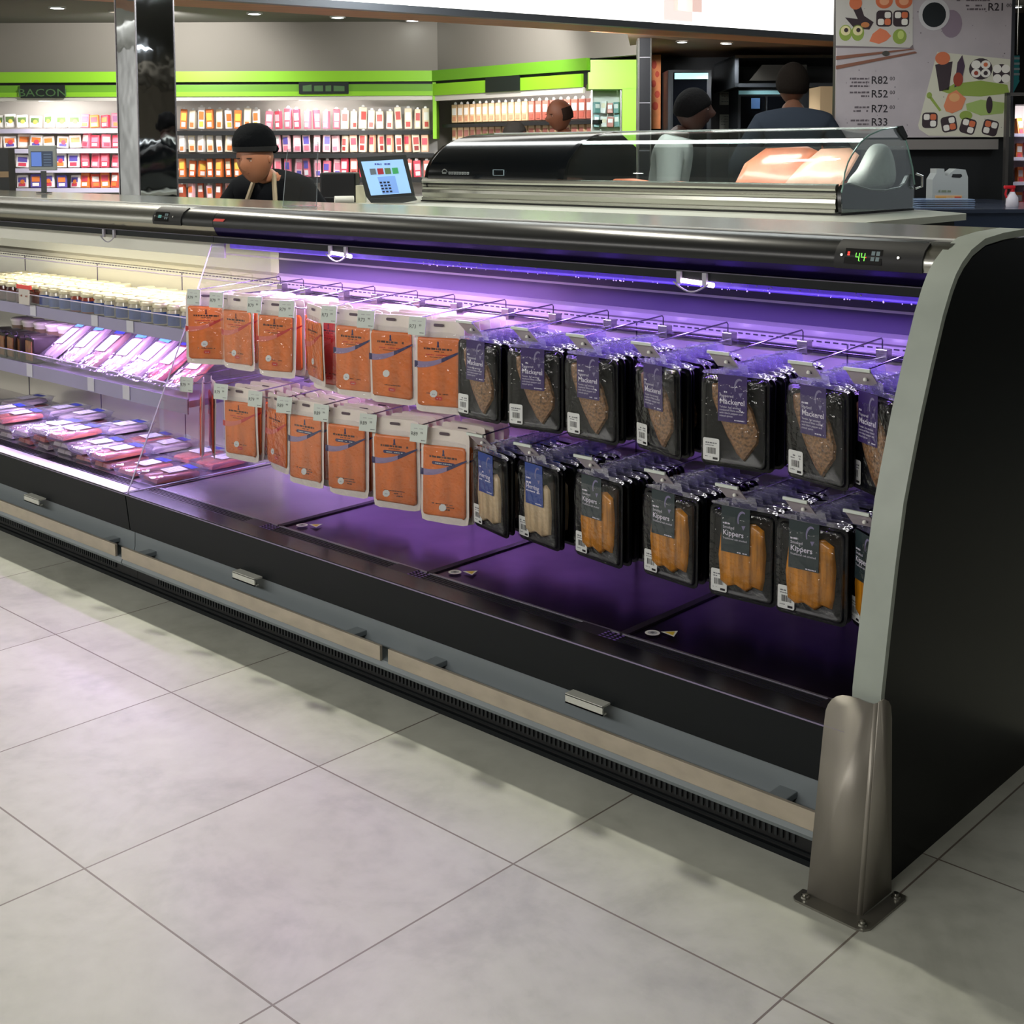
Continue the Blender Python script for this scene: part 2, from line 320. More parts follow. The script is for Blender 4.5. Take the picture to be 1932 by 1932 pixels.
def canopy(x0, x1, part, nb, nosemat, right):
    m = MB(); m.box((x0, .795, 1.188), (x1, 1.26, 1.198), P('top_steel', (206, 210, 202), .17, 1.)); m.box((x0, .79, 1.1965), (x1, .797, 1.2), WHITE); part('top_panel', m)
    m = MB(); m.strip(NOSE[::-1], -.006, nb[0], nb[1], nosemat); n = part('canopy_nose', m)
    m = MB(); m.strip([(.706, 1.136), (.712, 1.122), (.722, 1.108)], -.003, x0, x1, P('under_nose_violet_lit', (46, 34, 90), .22, .8) if right else P('under_nose_steel', (190, 184, 170), .2, .9)); part('light_housing', m)  # right-hand steel is coloured violet for the tube light falling on it
    m = MB(); m.box((x0, .702, 1.084), (x1, .742, 1.104), BLACK, bev=.002); m.box((x0, .7005, 1.1035), (x1, .704, 1.1055), P('rail_edge', (84, 80, 96), .4)); part('light_rail', m)
    return n
nose = canopy(XJ, XR, part, (XJ, 2.27), P('nose_black', (18, 20, 22), .30), True)
m = MB(); m.strip(NOSE[::-1], -.0055, 2.27, XR+.01, STEEL); part('nose_end_cover', m)
# violet tube and its cover, running under the rail
m = MB(); m.tube([(XJ+.02, .765, 1.081), (XR-.02, .765, 1.081)], .008, P('tube_violet', (120, 90, 220), .4, emit=(105, 70, 235), es=1.5), 10); part('light_tube', m)
m = MB(); m.prism([(.752, 1.084), (.750, 1.066), (.755, 1.063), (.759, 1.066), (.758, 1.084)], XJ+.02, XR-.01, P('cover_violet', (92, 70, 190), .3, emit=(86, 58, 205), es=.55, noise=((30, 30, 60), .3)))
rr = random.Random(3)
for k in range(110):
    x = rr.uniform(.75, XR-.05); r = rr.choice((.0012, .0016, .0022)); zz = rr.uniform(1.063, 1.079) if rr.random() < .6 else 1.0625
    m.lathe([(0, -r), (r*.8, -r*.6), (r, 0), (r*.7, r*.7), (0, r)], P('water_drop', (235, 230, 255), .05, spec=1.), 6, (x, .7495, zz))
part('light_cover', m)
def clip(xc, part, glow=True):
    m = MB()
    for dx in (-.042, .03): m.box((xc+dx, .694, 1.074), (xc+dx+.012, .702, 1.103), P('clip_grey', (160, 158, 170), .4), bev=.001)
    m.tube([(xc-.046+.096*i/10, .690, 1.078-.020*math.sin(math.pi*i/10)) for i in range(11)], .0022, P('clip_grey', (160, 158, 170), .4), 6)
    c = part('tube_holder', m)
    if glow:
        s = MB(); e = P('lamp_end', (255, 245, 255), .3, emit=(255, 225, 255), es=5.); s.tube([(xc-.028, .697, 1.082), (xc+.028, .697, 1.079)], .0055, e, 8); s.tube([(xc+.045, .697, 1.077), (xc+.06, .697, 1.076)], .006, e, 8)
        s.v = [(p[0]-c1.location.x, p[1]-.8, p[2]) for p in s.v]; s.obj('lamp', c)
clip(.445, part); clip(1.72, part)
def control(xa, xb, dx, part, digits):
    off = .003; line = [(a-off*.9, b) for a, b in NOSE[2:]]
    m = MB(); m.strip([(.735, 1.1935), (.726, 1.1905), (.708, 1.1785), (.6975, 1.162), (.6955, 1.147), (.698, 1.134)][::-1], -.004, xa, xb, MATBLK)
    for q in (xa+.018, xa+(xb-xa)*.74): m.lathe([(.0, .0), (.003, .0), (.003, .001), (0, .001)], STEEL, 10, M=Matrix.Translation((q, .6955, 1.163)) @ Matrix.Rotation(R(78), 4, 'X'))
    c = part('control_panel', m)
    A = Vector((.6965, 1.1475)); B = Vector((.7060, 1.1765)); u = (B-A).normalized()   # tilted face of the panel
    def fr(x): return Matrix(((1, 0, 0, x), (0, 0, 1, 0), (0, 0, 0, 0), (0, 0, 0, 1)))
    def pt(x, s, o=0): q = A+u*s; return (x, q.x-o*u.y-.0028, q.y+o*u.x*0)
    def quad(mb, x0, x1, s0, s1, o, mt): mb.add([pt(x0, s0, o), pt(x1, s0, o), pt(x1, s1, o), pt(x0, s1, o)], [(0, 1, 2, 3)], mt)
    d = MB(); quad(d, xa+dx, xa+dx+.085, -.002, .031, .0004, P('display_glass', (10, 10, 14), .15))
    gr = P('digit_green', (120, 255, 90), .5, emit=(120, 255, 80), es=1.6); rd = P('digit_red', (255, 40, 30), .5, emit=(255, 50, 40), es=2.)
    if digits:
        def seg(x, s0, w_, h): quad(d, x, x+w_, s0, s0+h, .0009, gr)
        for k in (0, 1):
            x = xa+dx+.025+k*.0125; seg(x, .014, .0015, .008); seg(x, .0125, .008, .0015); seg(x+.0075, .005, .0015, .017)
        quad(d, xa+dx+.0345, xa+dx+.036, .004, .0055, .0009, gr)
        for s in (.015, .020): quad(d, xa+dx+.006, xa+dx+.011, s, s+.004, .0009, rd)
        quad(d, xa+dx+.0475, xa+dx+.0495, .012, .014, .0009, rd)
    else: quad(d, xa+dx+.02, xa+dx+.04, .01, .02, .0009, P('digit_teal', (90, 150, 150), .5, emit=(80, 140, 130), es=.5))
    for i in (0, 1):
        for j in (0, 1): quad(d, xa+dx+.060+i*.011, xa+dx+.068+i*.011, .006+j*.012, .015+j*.012, .0009, P('key_grey', (110, 130, 135), .5))
    d.v = [(p[0]+part.ox, p[1]-.8, p[2]) for p in d.v]; d.obj('display', c)
part.ox = -c1.location.x
control(2.085, 2.282, .024, part, True)
m = MB(); m.prism([(-.155+.14-.20, 0)], 0, 0, BLACK) if 0 else None
# red flash badge on the nose
s = MB(); s.add([(-.196, .6965, 1.156), (-.138, .6965, 1.156), (-.128, .698, 1.165), (-.186, .698, 1.165)], [(0, 1, 2, 3)], P('badge_red', (220, 60, 50), .4)); part('red_badge', s)
# bumper rails, brackets, clips
def rails(lst, part):
    for a, b in lst:
        m = MB(); m.box((a, .328, .104), (b, .337, .143), RAIL, bev=.0015); m.box((a+.001, .337, .1035), (b-.001, .345, .106), GREYD); part('bumper_rail', m)
def brackets(xs, part):
    for x in xs: m = MB(); m.box((x, .337, .128), (x+.04, .384, .141), GREYD, bev=.002); part('rail_bracket', m)
def handles(xs, part):
    for x in xs:
        m = MB(); H = P('handle_grey', (190, 192, 184), .45); m.box((x, .338, .188), (x+.105, .366, .192), H); m.box((x, .338, .170), (x+.105, .342, .190), H); m.box((x, .338, .170), (x+.105, .352, .1735), H); part('strip_holder', m)
rails([(-.193, 1.037), (1.067, 2.31)], part); brackets([-.115, .885, 1.185, 2.16], part); handles([.392, 1.643], part)
# end panel, trim and back
c1.location.x
m = MB(); m.prism([(a+.004, b-(.004 if i > 1 else 0)) for i, (a, b) in enumerate(PROF)]+[(1.25, 0)], 2.345, 2.368, P('end_panel_black', (8, 10, 12), .28, spec=.10, bump=((2, 2, 2), .02))); part('end_panel', m)
m = MB(); m.strip(([(.3935, .30)]+PROF[1:-1])[::-1], -.014, 2.313, 2.371, BUMP := P('trim_grey', (158, 166, 158), .45, noise=((12, 12, 12), .08))); part('end_trim', m)
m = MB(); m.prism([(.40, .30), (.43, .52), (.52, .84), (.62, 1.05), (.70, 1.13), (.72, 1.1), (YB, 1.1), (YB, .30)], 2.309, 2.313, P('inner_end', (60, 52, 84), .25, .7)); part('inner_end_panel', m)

c2, part2 = case(XL, XJ-.002, 'display_case', 'left-hand refrigerated case with jars and fish trays, white strip along its front lip')
part2.ox = -c2.location.x
m = MB(); m.box((XL, .470, .285), (XJ-.004, YB, .302), DECK_LIT); part2('deck_tray', m)
backwall(XL, XJ-.002, part2, P('wall_cream_steel', (226, 222, 206), .25, .6))
canopy(XL, XJ-.002, part2, (XL, -.385), STEEL, False)
m = MB(); m.box((XL, .744, 1.03), (XJ-.002, .75, 1.082), P('diffuser_white', (216, 216, 206), .35)); part2('light_diffuser', m)
clip(-.857, part2, False); control(-.56, -.385, .015, part2, False)
m = MB(); m.strip(NOSE[::-1], -.006, -.385, XJ-.002, P('nose_black', (18, 20, 22), .30)); part2('nose_cap', m)
m = MB(); m.box((XL, .352, .3085), (XJ-.012, .404, .3105), P('price_strip_white', (226, 224, 232), .4)); part2('lip_strip', m)
rails([(XL, -.231)], part2); brackets([-.33, -1.35], part2); handles([-.850], part2)
SHG = P('shelf_rail_grey', (150, 146, 176), .35, noise=((6, 6, 6), .05))
def shelf(z, yf, hz, part):
    m = MB(); m.box((XL, yf+.006, z-.022), (XJ-.02, YB, z), P('shelf_steel', (176, 172, 190), .3, .6)); s = part('shelf', m)
    q = MB(); q.box((XL, yf, z-hz), (XJ-.022, yf+.005, z+.006), SHG); q.v = [(p[0]-c2.location.x, p[1]-.8, p[2]) for p in q.v]; q.obj('price_rail', s)
    q = MB(); q.box((XL, yf+.004, z+.006), (XJ-.022, yf+.007, z+.045), CLEAR); q.box((XL, yf+.003, z+.044), (XJ-.022, yf+.008, z+.047), P('acrylic_edge', (214, 206, 240), .3))
    q.box((XJ-.0245, yf+.003, z-.02), (XJ-.022, yf+.008, z+.047), P('acrylic_edge', (214, 206, 240), .3)); q.v = [(p[0]-c2.location.x, p[1]-.8, p[2]) for p in q.v]; q.obj('front_stop', s)
    for x in (-.62, -.86, -1.32):
        q = MB(); q.box((x, yf-.003, z-hz+.004), (x+.045, yf-.001, z+.008), P('label_holder', (196, 196, 206), .4)); q.v = [(p[0]-c2.location.x, p[1]-.8, p[2]) for p in q.v]; q.obj('label_holder', s)
shelf(.79, .622, .036, part2); shelf(.565, .600, .045, part2)
# clear divider between the two cases
m = MB(); m.prism([(.362, .308), (.47, .55), (.58, .80), (.694, 1.08), (.93, 1.08), (.93, .308)], -.2015, -.1985, CLEAR)
E2 = P('acrylic_edge', (214, 206, 240), .3); m.tube([(-.2, .36, .309), (-.2, .47, .55), (-.2, .58, .80), (-.2, .694, 1.08)], .0022, E2, 6); m.tube([(-.2, .36, .3095), (-.2, .92, .3095)], .002, E2, 6)
o = m.obj('clear_divider'); tag(o, 'clear acrylic divider standing between the left case and the hanging packs', 'divider')

# corner guard
t = thing('corner_guard', 'tapered stainless steel corner guard bolted to the floor by the case end', 'guard', (2.34, .30, 0)); G = P('guard_steel', (146, 141, 132), .42, .45, noise=((5, 5, 2.2), .18), bump=((300, 3, 3), .03)); O = Vector((2.34, .30, 0))
def fp(x, z): return (x, .290+.072*z/.37, z)
out = [(2.276, .004), (2.272, .30)]+[(2.312-.04*math.cos(R(a)), .326+.045*math.sin(R(a))) for a in range(10, 91, 16)]+[(2.335, .3725), (2.352, .370), (2.366, .371)]
L = [fp(*p) for p in out]; top = [(2.3755, .3655, .375), (2.382, .374, .381), (2.386, .382, .376), (2.3875, .388, .366), (2.388, .392, .34)]; side = top+[(2.389, .402, .004)]
bend = [(2.378, .290, .004), (2.386, .296, .004)]
vs = L+[bend[0]]; m = MB(); m.add(vs, [list(range(len(vs)))[::-1]], G)
m.add([bend[0], bend[1], (2.374, .366, .374), (2.366, .362, .371)], [(0, 1, 2, 3)], G, True)
vs = [bend[1], side[-1]]+side[:-1][::-1]; m.add(vs, [list(range(len(vs)))], G)
m.v = [tuple(Vector(p)-O) for p in m.v]; o = m.obj('guard_sheet', t); md = o.modifiers.new('solid', 'SOLIDIFY'); md.thickness = .003
m = MB(); pl = [(2.262, .300), (2.262, .266)]+[(2.27, .258), (2.395, .252), (2.408, .256), (2.416, .268), (2.420, .395), (2.414, .408), (2.392, .410), (2.388, .300)]
m.prism([(a-O.x, b-O.y) for a, b in pl][::-1], .0, .004, P('plate_steel', (140, 138, 130), .3, .8), 'z'); o = m.obj('base_plate', t)
for x, y in ((2.280, .277), (2.400, .270), (2.403, .392)):
    m = MB(); m.lathe([(.0, .004), (.009, .004), (.008, .007), (.0055, .008), (.0055, .012), (.003, .013), (0, .013)], STEEL, 12, (x-O.x, y-O.y, 0)); m.obj('bolt', t)
# ------------------------------------------------------------------ packs on hooks
ORD = ['first', 'second', 'third', 'fourth', 'fifth', 'sixth', 'seventh', 'eighth', 'ninth', 'tenth', 'eleventh', 'twelfth', 'thirteenth', 'last']
def dome(mb, poly, y, h, m, rings=((1, 0), (.96, .6), (.82, .88), (.5, 1)), M=None):
    cx = sum(p[0] for p in poly)/len(poly); cz = sum(p[1] for p in poly)/len(poly); n = len(poly); vs = []; fs = []
    for s, k in rings: vs += [(cx+(a-cx)*s, y-h*k, cz+(b-cz)*s) for a, b in poly]
    for r in range(len(rings)-1):
        for i in range(n): fs.append((r*n+i, r*n+(i+1) % n, (r+1)*n+(i+1) % n, (r+1)*n+i))
    fs.append([(len(rings)-1)*n+i for i in range(n)]); return mb.add(vs, fs, m, True, M)
def scrib(mb, x0, x1, z, h, m, y, rnd):
    x = x0
    while x < x1:
        w_ = rnd.uniform(.5, 2.2)*h; w_ = min(w_, x1-x)
        if rnd.random() < .85: mb.add([(x, y, z), (x+w_, y, z), (x+w_, y, z+h*rnd.uniform(.6, 1)), (x, y, z+h*.8)], [(0, 1, 2, 3)], m)
        x += w_+h*.35
def sheet(mb, w_, z0, z1, curl, m, th=.0012, nx=8, nz=10, r=.010, wav=.0, ph=0.):
    vs = []; fs = []
    for s in (0, 1):
        for j in range(nz+1):
            for i in range(nx+1):
                u = i/nx*2-1; v = j/nz; x = u*w_/2; z = z0+(z1-z0)*v
                if j in (0, nz) and i in (0, nx): x -= u*r*.4; z += r*.4*(1 if j == 0 else -1)
                y = curl*(u*u)*.5-curl*(1-v)*.3*u+wav*math.sin(u*5+v*4+ph)+(th if s else 0); vs.append((x, y, z))
    K = (nx+1)*(nz+1)
    for j in range(nz):
        for i in range(nx): a = j*(nx+1)+i; fs.append((a, a+1, a+nx+2, a+nx+1)); fs.append((K+a, K+a+nx+1, K+a+nx+2, K+a+1))
    bd = [i for i in range(nx+1)]+[(j)*(nx+1)+nx for j in range(1, nz+1)]+[nz*(nx+1)+i for i in range(nx-1, -1, -1)]+[j*(nx+1) for j in range(nz-1, 0, -1)]
    for a, b in zip(bd, bd[1:]+bd[:1]): fs.append((a, K+a, K+b, b))
    return mb.add(vs, fs, m, True)
PVC = P('pack_white', (232, 222, 214), .35, sub=0, coat=.3, bump=((30, 30, 30), .25), noise=((25, 25, 25), .05))
SAL = P('salmon_orange', (230, 118, 40), .4, coat=.25, noise=((20, 20, 6), .3, 5), bump=((30, 30, 14), .3)); SALP = P('salmon_red', (214, 92, 70), .35, coat=.5, noise=((24, 24, 7), .25, 5), bump=((30, 30, 14), .35))
DK = P('print_brown', (70, 26, 14), .5); NAVY = P('print_navy', (34, 34, 92), .4); RED = P('print_red', (200, 40, 36), .45); LILAC = P('ribbon_lilac', (150, 132, 172), .3); ROSE = P('ribbon_rose', (226, 120, 104), .3)
STK = P('sticker_white', (226, 228, 226), .45)
def ribbon(mb, w_, z, dark, pale, y):
    n = 14; up = []; lo = []
    for i in range(n+1):
        t = i/n; x = -w_/2+w_*t; c = z-.012*math.cos(t*3.0-.5)+.022*t*t; th = .008*(1-t)**.8+.0022; up.append((x, c+th)); lo.append((x, c-th*.8))
    for i in range(n): face(mb, [lo[i], lo[i+1], up[i+1], up[i]], y, dark if (i < 1 or i > 7) else pale)
def salmon_meshes(kind, seed, H, W=.152):
    rnd = random.Random(seed); zt = .018; zb = zt-H
    a = MB(); sheet(a, W, zb, zt, rnd.uniform(.002, .010), PVC, wav=.0015, ph=rnd.uniform(0, 6))
    face(a, rrect(-.016, zt-.017, .016, zt-.009, .004), -.0022, P('slot_shadow', (90, 76, 84), .7))
    hw = W/2-.0095; s = MB(); z1 = zb+.018; z2 = zt-.046
    poly = [(x+rnd.uniform(-.0015, .0015), z+rnd.uniform(-.002, .002)) for x, z in rrect(-hw, z1, hw, z2, .010, 4)]
    dome(s, poly, -.0018, .0045, SAL if kind != 'pink' else SALP, rings=((1, 0), (.975, .7), (.93, 1)))
    p = MB(); y = -.0069; red = kind in ('red', 'pink')
    c = NAVY if not red else P('print_maroon', (110, 30, 40), .5)
    zz = z2-.026; p.add([(q[0], y, q[1]) for q in disc(0, zz+.011, .0028, .006, 10)], [list(range(10))], c)
    face(p, [(-.0045, zz), (.0045, zz), (.002, zz+.008), (-.002, zz+.008)], y, c)
    scrib(p, -.044, .044, zz-.007, .0068, DK, y, rnd); scrib(p, -.018, .018, zz-.0125, .003, DK, y, rnd)
    if kind == 'oval': face(p, rrect(-.036, zz-.0255, .036, zz-.0165, .0044), y, NAVY); scrib(p, -.026, .026, zz-.0225, .003, TAG, y-.0002, rnd)
    else: scrib(p, -.038, .038, zz-.022, .0036, RED, y, rnd); scrib(p, -.026, .026, zz-.0275, .002, DK, y, rnd)
    ribbon(p, W-.006, zz-.038, RED if red else NAVY, ROSE if red else LILAC, y-.0002)
    zf = z1+.034; scrib(p, -.036, .030, zf, .003, DK, y, rnd)
    if kind == 'oval': scrib(p, -.004, .034, zf-.007, .0035, DK, y, rnd); scrib(p, .004, .024, zf-.014, .004, DK, y, rnd)
    else: face(p, rrect(-.010, zf-.016, .012, zf-.006, .004), y, RED); scrib(p, -.005, .007, zf-.0125, .002, TAG, y-.0002, rnd)
    k = MB(); sx = rnd.uniform(-.03, .0); sz = z1+rnd.uniform(.03, .07) if kind != 'oval' else zf-.008
    face(k, disc(sx, sz, .0125, .010, 8, .39), y-.0005, STK); scrib(k, sx-.004, sx+.004, sz-.003, .004, P('print_grey', (170, 172, 176), .5), y-.0008, rnd)
    f = MB(); sheet(f, W-.004, zb+.004, zt-.03, .0, FILM, .0003, 4, 5); f.v = [(x, yy-.0085, z) for x, yy, z in f.v]
    return [('backing_sheet', a.mesh('backing_sheet')), ('salmon_slices', s.mesh('salmon_slices')), ('print', p.mesh('print')), ('price_sticker', k.mesh('price_sticker'))], f.mesh('film')
MACK = P('fish_peppered', (132, 96, 62), .5, coat=.6, noise=((160, 160, 160), .62, 2), bump=((130, 130, 130), .7)); KIP = P('fish_kipper', (190, 122, 12), .42, coat=.4, noise=((70, 40, 9), .62, 5), bump=((60, 60, 22), .5))
HER = P('fish_herring', (196, 172, 136), .45, coat=.4, noise=((70, 60, 8), .34, 4), bump=((50, 50, 18), .3)); PLAB = P('label_purple', (58, 42, 98), .35); BLAB = P('label_blue', (34, 62, 138), .35); GLAB = P('label_slate', (36, 50, 54), .35); LINE = P('label_print', (214, 210, 226), .5); MOTIF = P('label_motif', (122, 116, 150), .5)
PTRAY = P('pack_tray_black', (6, 8, 11), .28, spec=.3, bump=((40, 40, 40), .2))
def fish_motif(mb, cx, cz, s, m, y):
    n = 10; L1 = []; L2 = []
    for i in range(n+1): a = R(60+150*i/n); L1.append((cx+s*math.cos(a)*.62, cz+s*math.sin(a))); k = .72+.1*abs(i-n/2)/(n/2); L2.append((cx+s*math.cos(a)*.62*k+.0005, cz+s*math.sin(a)*k))
    for i in range(n): face(mb, [L1[i], L1[i+1], L2[i+1], L2[i]], y, m)
    face(mb, [(cx-.002, cz-s*.62), (cx+s*.4, cz-s*.55), (cx+s*.12, cz-s*1.1)], y, m)
def fish_meshes(kind, seed, first='Peppered'):
    rnd = random.Random(seed); W, H = .165, .205; zt = .0; zb = -H
    a = MB(); o = rrect(-W/2, zb, W/2, zt, .014); a.prism(o, -.002, .001, PTRAY, 'y'); dome(a, rrect(-W/2+.006, zb+.006, W/2-.006, zt-.006, .012), -.002, .004, PTRAY, rings=((1, 0), (.97, 1), (.93, .9), (.90, .2)))
    s = MB(); y0 = -.003
    if kind == 'mack':
        c = rnd.uniform(-.004, .004); poly = [(-.058, -.022), (-.040, -.018), (.010, -.03), (.040, -.07), (.056, -.115), (.054, -.142), (.036, -.166), (.022, -.186), (.006, -.172), (-.018, -.135), (-.04, -.09), (-.056, -.05)]
        dome(s, [(x+c, z) for x, z in poly], y0, .012, MACK); lab = PLAB; big = 'Mackerel'; sm = first; lines = ['Tender, hot smoked', 'mackerel fillets coated', 'with black pepper and', 'mixed spices']
    elif kind == 'kip':
        dome(s, [(-.050, -.040), (-.030, -.030), (.0, -.034), (.030, -.028), (.052, -.040), (.058, -.09), (.055, -.15), (.050, -.172), (.030, -.168), (.012, -.182), (-.012, -.172), (-.034, -.178), (-.052, -.168), (-.058, -.11)], y0, .0105, KIP, rings=((1, 0), (.97, .6), (.9, .9), (.6, .85), (.2, 1)))
        for k in (): dome(s, [(x0+.001, -.034), (x0+.026, -.026), (x0+.051, -.034), (x0+.0545, -.10), (x0+.052, -.165), (x0+.030, -.178+.006*k), (x0+.002, -.168), (x0-.002, -.10)], y0, .011+.002*k, KIP)
        lab = GLAB; big = 'Kippers'; sm = 'Smoked'; lines = ['Traditional oak smoked']
    else:
        dome(s, [(-.046, -.05), (-.02, -.044), (.01, -.05), (.036, -.044), (.050, -.056), (.054, -.11), (.050, -.168), (.02, -.180), (-.006, -.172), (-.03, -.182), (-.046, -.172), (-.052, -.11)], y0, .0105, HER, rings=((1, 0), (.97, .6), (.9, .9), (.6, .85), (.2, 1)))
        for k in (): dome(s, [(x0, -.05), (x0+.014, -.044), (x0+.029, -.05), (x0+.031, -.12), (x0+.026, -.172), (x0+.008, -.176+.004*k), (x0-.001, -.12)], y0, .011, HER)
        lab = BLAB; big = 'Herring'; sm = 'Plain'; lines = ['with barley fibre']; lines = []
    l = MB(); y = -.0165; x0, x1, z0, z1 = (-.034, .036, -.100, .004) if kind != 'kip' else (-.046, .024, -.098, .004)
    l.box((x0, y, z0), (x1, y+.0006, z1), lab); yy = y-.0003; fish_motif(l, x0+.052, -.022, .020, MOTIF, yy)
    scrib(l, x0+.004, x0+.022, -.036, .0045, LINE, yy, rnd)
    if sm != 'Plain': l.text(sm, .0088, x0+.004, -.0455, LINE, yy)
    else: scrib(l, x0+.004, x0+.026, -.048, .0055, LINE, yy, rnd)
    l.text(big, .0165, x0+.004, -.0605, LINE, yy, bold=.012)
    for i, t in enumerate(lines): l.text(t, .0062, x0+.004, -.0695-.0065*i, LINE, yy)
    if not lines: scrib(l, x0+.004, x1-.012, -.068, .0035, LINE, yy, rnd)
    scrib(l, x1-.030, x1-.006, -.096, .003, LINE, yy, rnd)
    k = MB(); sx = -W/2+.008 if seed % 5 else W/2-.044; y = -.0085; pol = rrect(sx, zb+.012, sx+.040, zb+.062, .004); face(k, pol, y, STK)
    yy = y-.0003; G2 = P('print_grey_dark', (96, 98, 104), .5); scrib(k, sx+.006, sx+.034, zb+.050, .0035, G2, yy, rnd); scrib(k, sx+.006, sx+.034, zb+.045, .0025, G2, yy, rnd)
    x = sx+.009
    while x < sx+.031: b = rnd.choice((.0007, .0012, .0018)); face(k, [(x, zb+.027), (x+b, zb+.027), (x+b, zb+.041), (x, zb+.041)], yy, INK); x += b+rnd.choice((.0009, .0014))
    scrib(k, sx+.005, sx+.018, zb+.020, .002, G2, yy, rnd); face(k, [(sx+.024, zb+.015), (sx+.036, zb+.015), (sx+.036, zb+.020), (sx+.024, zb+.020)], yy, INK)
    f = MB(); dome(f, rrect(-W/2+.002, zb+.002, W/2-.002, zt-.002, .013), -.0025, .0152, FILM, rings=((1, 0), (.94, .75), (.8, 1)))
    tb = MB(); sheet(tb, .062, -.02, .030, .002, TABC, .0004, 3, 3); sheet(tb, W, -.008, .010, .004, TABC, .0004, 6, 2, wav=.003)
    return [('tray', a.mesh('tray')), ('fish_fillet', s.mesh('fish_fillet')), ('label', l.mesh('label')), ('barcode_sticker', k.mesh('barcode_sticker')), ('hang_tab', tb.mesh('hang_tab'))], f.mesh('film')
def make_pack(name, meshes, film, label, cat, group, p, rz, parts=None, tilt=0.):
    t = thing(name, label, cat, p, rz, group); t.rotation_euler = (tilt, 0, rz)
    for n, me in meshes:
        if parts is None or n in parts: link_mesh(n, me, t)
    if film and parts is None: link_mesh('film', film, t)
    return t
Y0 = .62
TOP = [-.12, .006, .206, .365, .561, .722, .93, 1.109, 1.303, 1.483, 1.679, 1.888, 2.09, 2.218]
BOT = [-.173, .019, .2, .345, .519, .725, .932, 1.145, 1.311, 1.507, 1.719, 1.913, 2.082, 2.222]
tyaw = [30, 4, 12, -20, 8, 14, 16, -4, 8, -2, -16, 6, -12, -30]; byaw = [-36, 8, -12, 4, 12, 18, 14, -14, -10, -8, -6, 4, 2, -34]
tkind = ['red']*4+['blue']*3; bkind = ['pink', 'red', 'red', 'oval', 'oval', 'oval', 'oval']
SM = {}
for k in ('red', 'blue', 'pink', 'oval'): SM[k] = [salmon_meshes(k, 10+i+len(k), .25 if k == 'blue' else (.235 if k == 'red' else .256)) for i in range(3)]
FM = {'mack': [fish_meshes('mack', 21+i) for i in range(3)], 'herb': [fish_meshes('mack', 31, 'Herbed')], 'kip': [fish_meshes('kip', 41+i) for i in range(3)], 'her': [fish_meshes('her', 51+i) for i in range(2)]}
kword = {'red': 'red-ribbon salmon pack', 'blue': 'blue-ribbon salmon pack', 'pink': 'pinkish salmon pack', 'oval': 'navy-badged salmon pack', 'mack': 'purple-labelled mackerel pack', 'herb': 'purple-labelled herbed mackerel pack', 'kip': 'orange kipper pack with slate label', 'her': 'blue-labelled herring pack'}
def price_tag_mesh(kind, price, small=None):
    m = MB(); w_, h = .056, .050
    if kind == 'v':
        m.box((-w_/2, -.0016, -h+.006), (w_/2, 0, .006), TAG, bev=.0006); m.text(price, .0150, -w_/2+.003, -.026, INK, -.0019, sx=.95); m.text(small, .0085, -w_/2+.034, -.020, INK, -.0019)
        scrib(m, -w_/2+.012, w_/2-.014, -.007, .0024, P('print_grey', (170, 172, 176), .5), -.0019, random.Random(5)); scrib(m, .010, .024, -.038, .0025, P('print_grey_dark', (96, 98, 104), .5), -.0019, random.Random(6))
        m.v = [(x-.004*(-z/.04), y, z) for x, y, z in m.v]
    else:
        th = P('tag_pink_grey', (196, 186, 196), .4); m.add([(-w_/2, 0, 0), (w_/2, 0, 0), (w_/2, .040, -.036), (-w_/2, .040, -.036), (-w_/2, .0012, .0015), (w_/2, .0012, .0015), (w_/2, .0412, -.0345), (-w_/2, .0412, -.0345)], [(0, 3, 2, 1), (4, 5, 6, 7), (0, 1, 5, 4), (2, 3, 7, 6), (1, 2, 6, 5), (3, 0, 4, 7)], th)
        m.box((-w_/2-.001, -.003, -.003), (w_/2+.001, .003, .004), TAG, bev=.001)
    return m.mesh('price_tag')
PT = {k: price_tag_mesh('v', 'R'+k[:2], k[2:]) for k in ('7999', '7399', '8999')}; PTB = price_tag_mesh('f', '')
def hook_meshes():
    a = MB(); a.tube([(0, -.03, -.010), (0, .0, -.018), (0, .33, -.018)], .0022, WIRE, 6); a.tube([(0, -.045, .008), (0, -.02, .009), (0, .285, .027), (0, .29, .022), (0, .29, -.014)], .0018, WIRE, 6)
    b = MB(); b.box((-.014, .285, -.030), (.014, .31, .002), STEEL, bev=.002); b.box((-.012, .31, -.022), (.012, .322, -.016), STEEL)
    c = MB(); c.lathe([(0, -.004), (.004, -.003), (.0045, 0), (.003, .003), (0, .004)], WHITE, 10, (0, -.031, -.010))
    return a.mesh('wire'), b.mesh('hook_bracket'), c.mesh('tip_ball')
HW, HB, HT = hook_meshes()
TDX = [.012, .052, .050, .075, .060, .058, .040]; BDX = [.03, .042, .055, .052, .062, .066, .056]
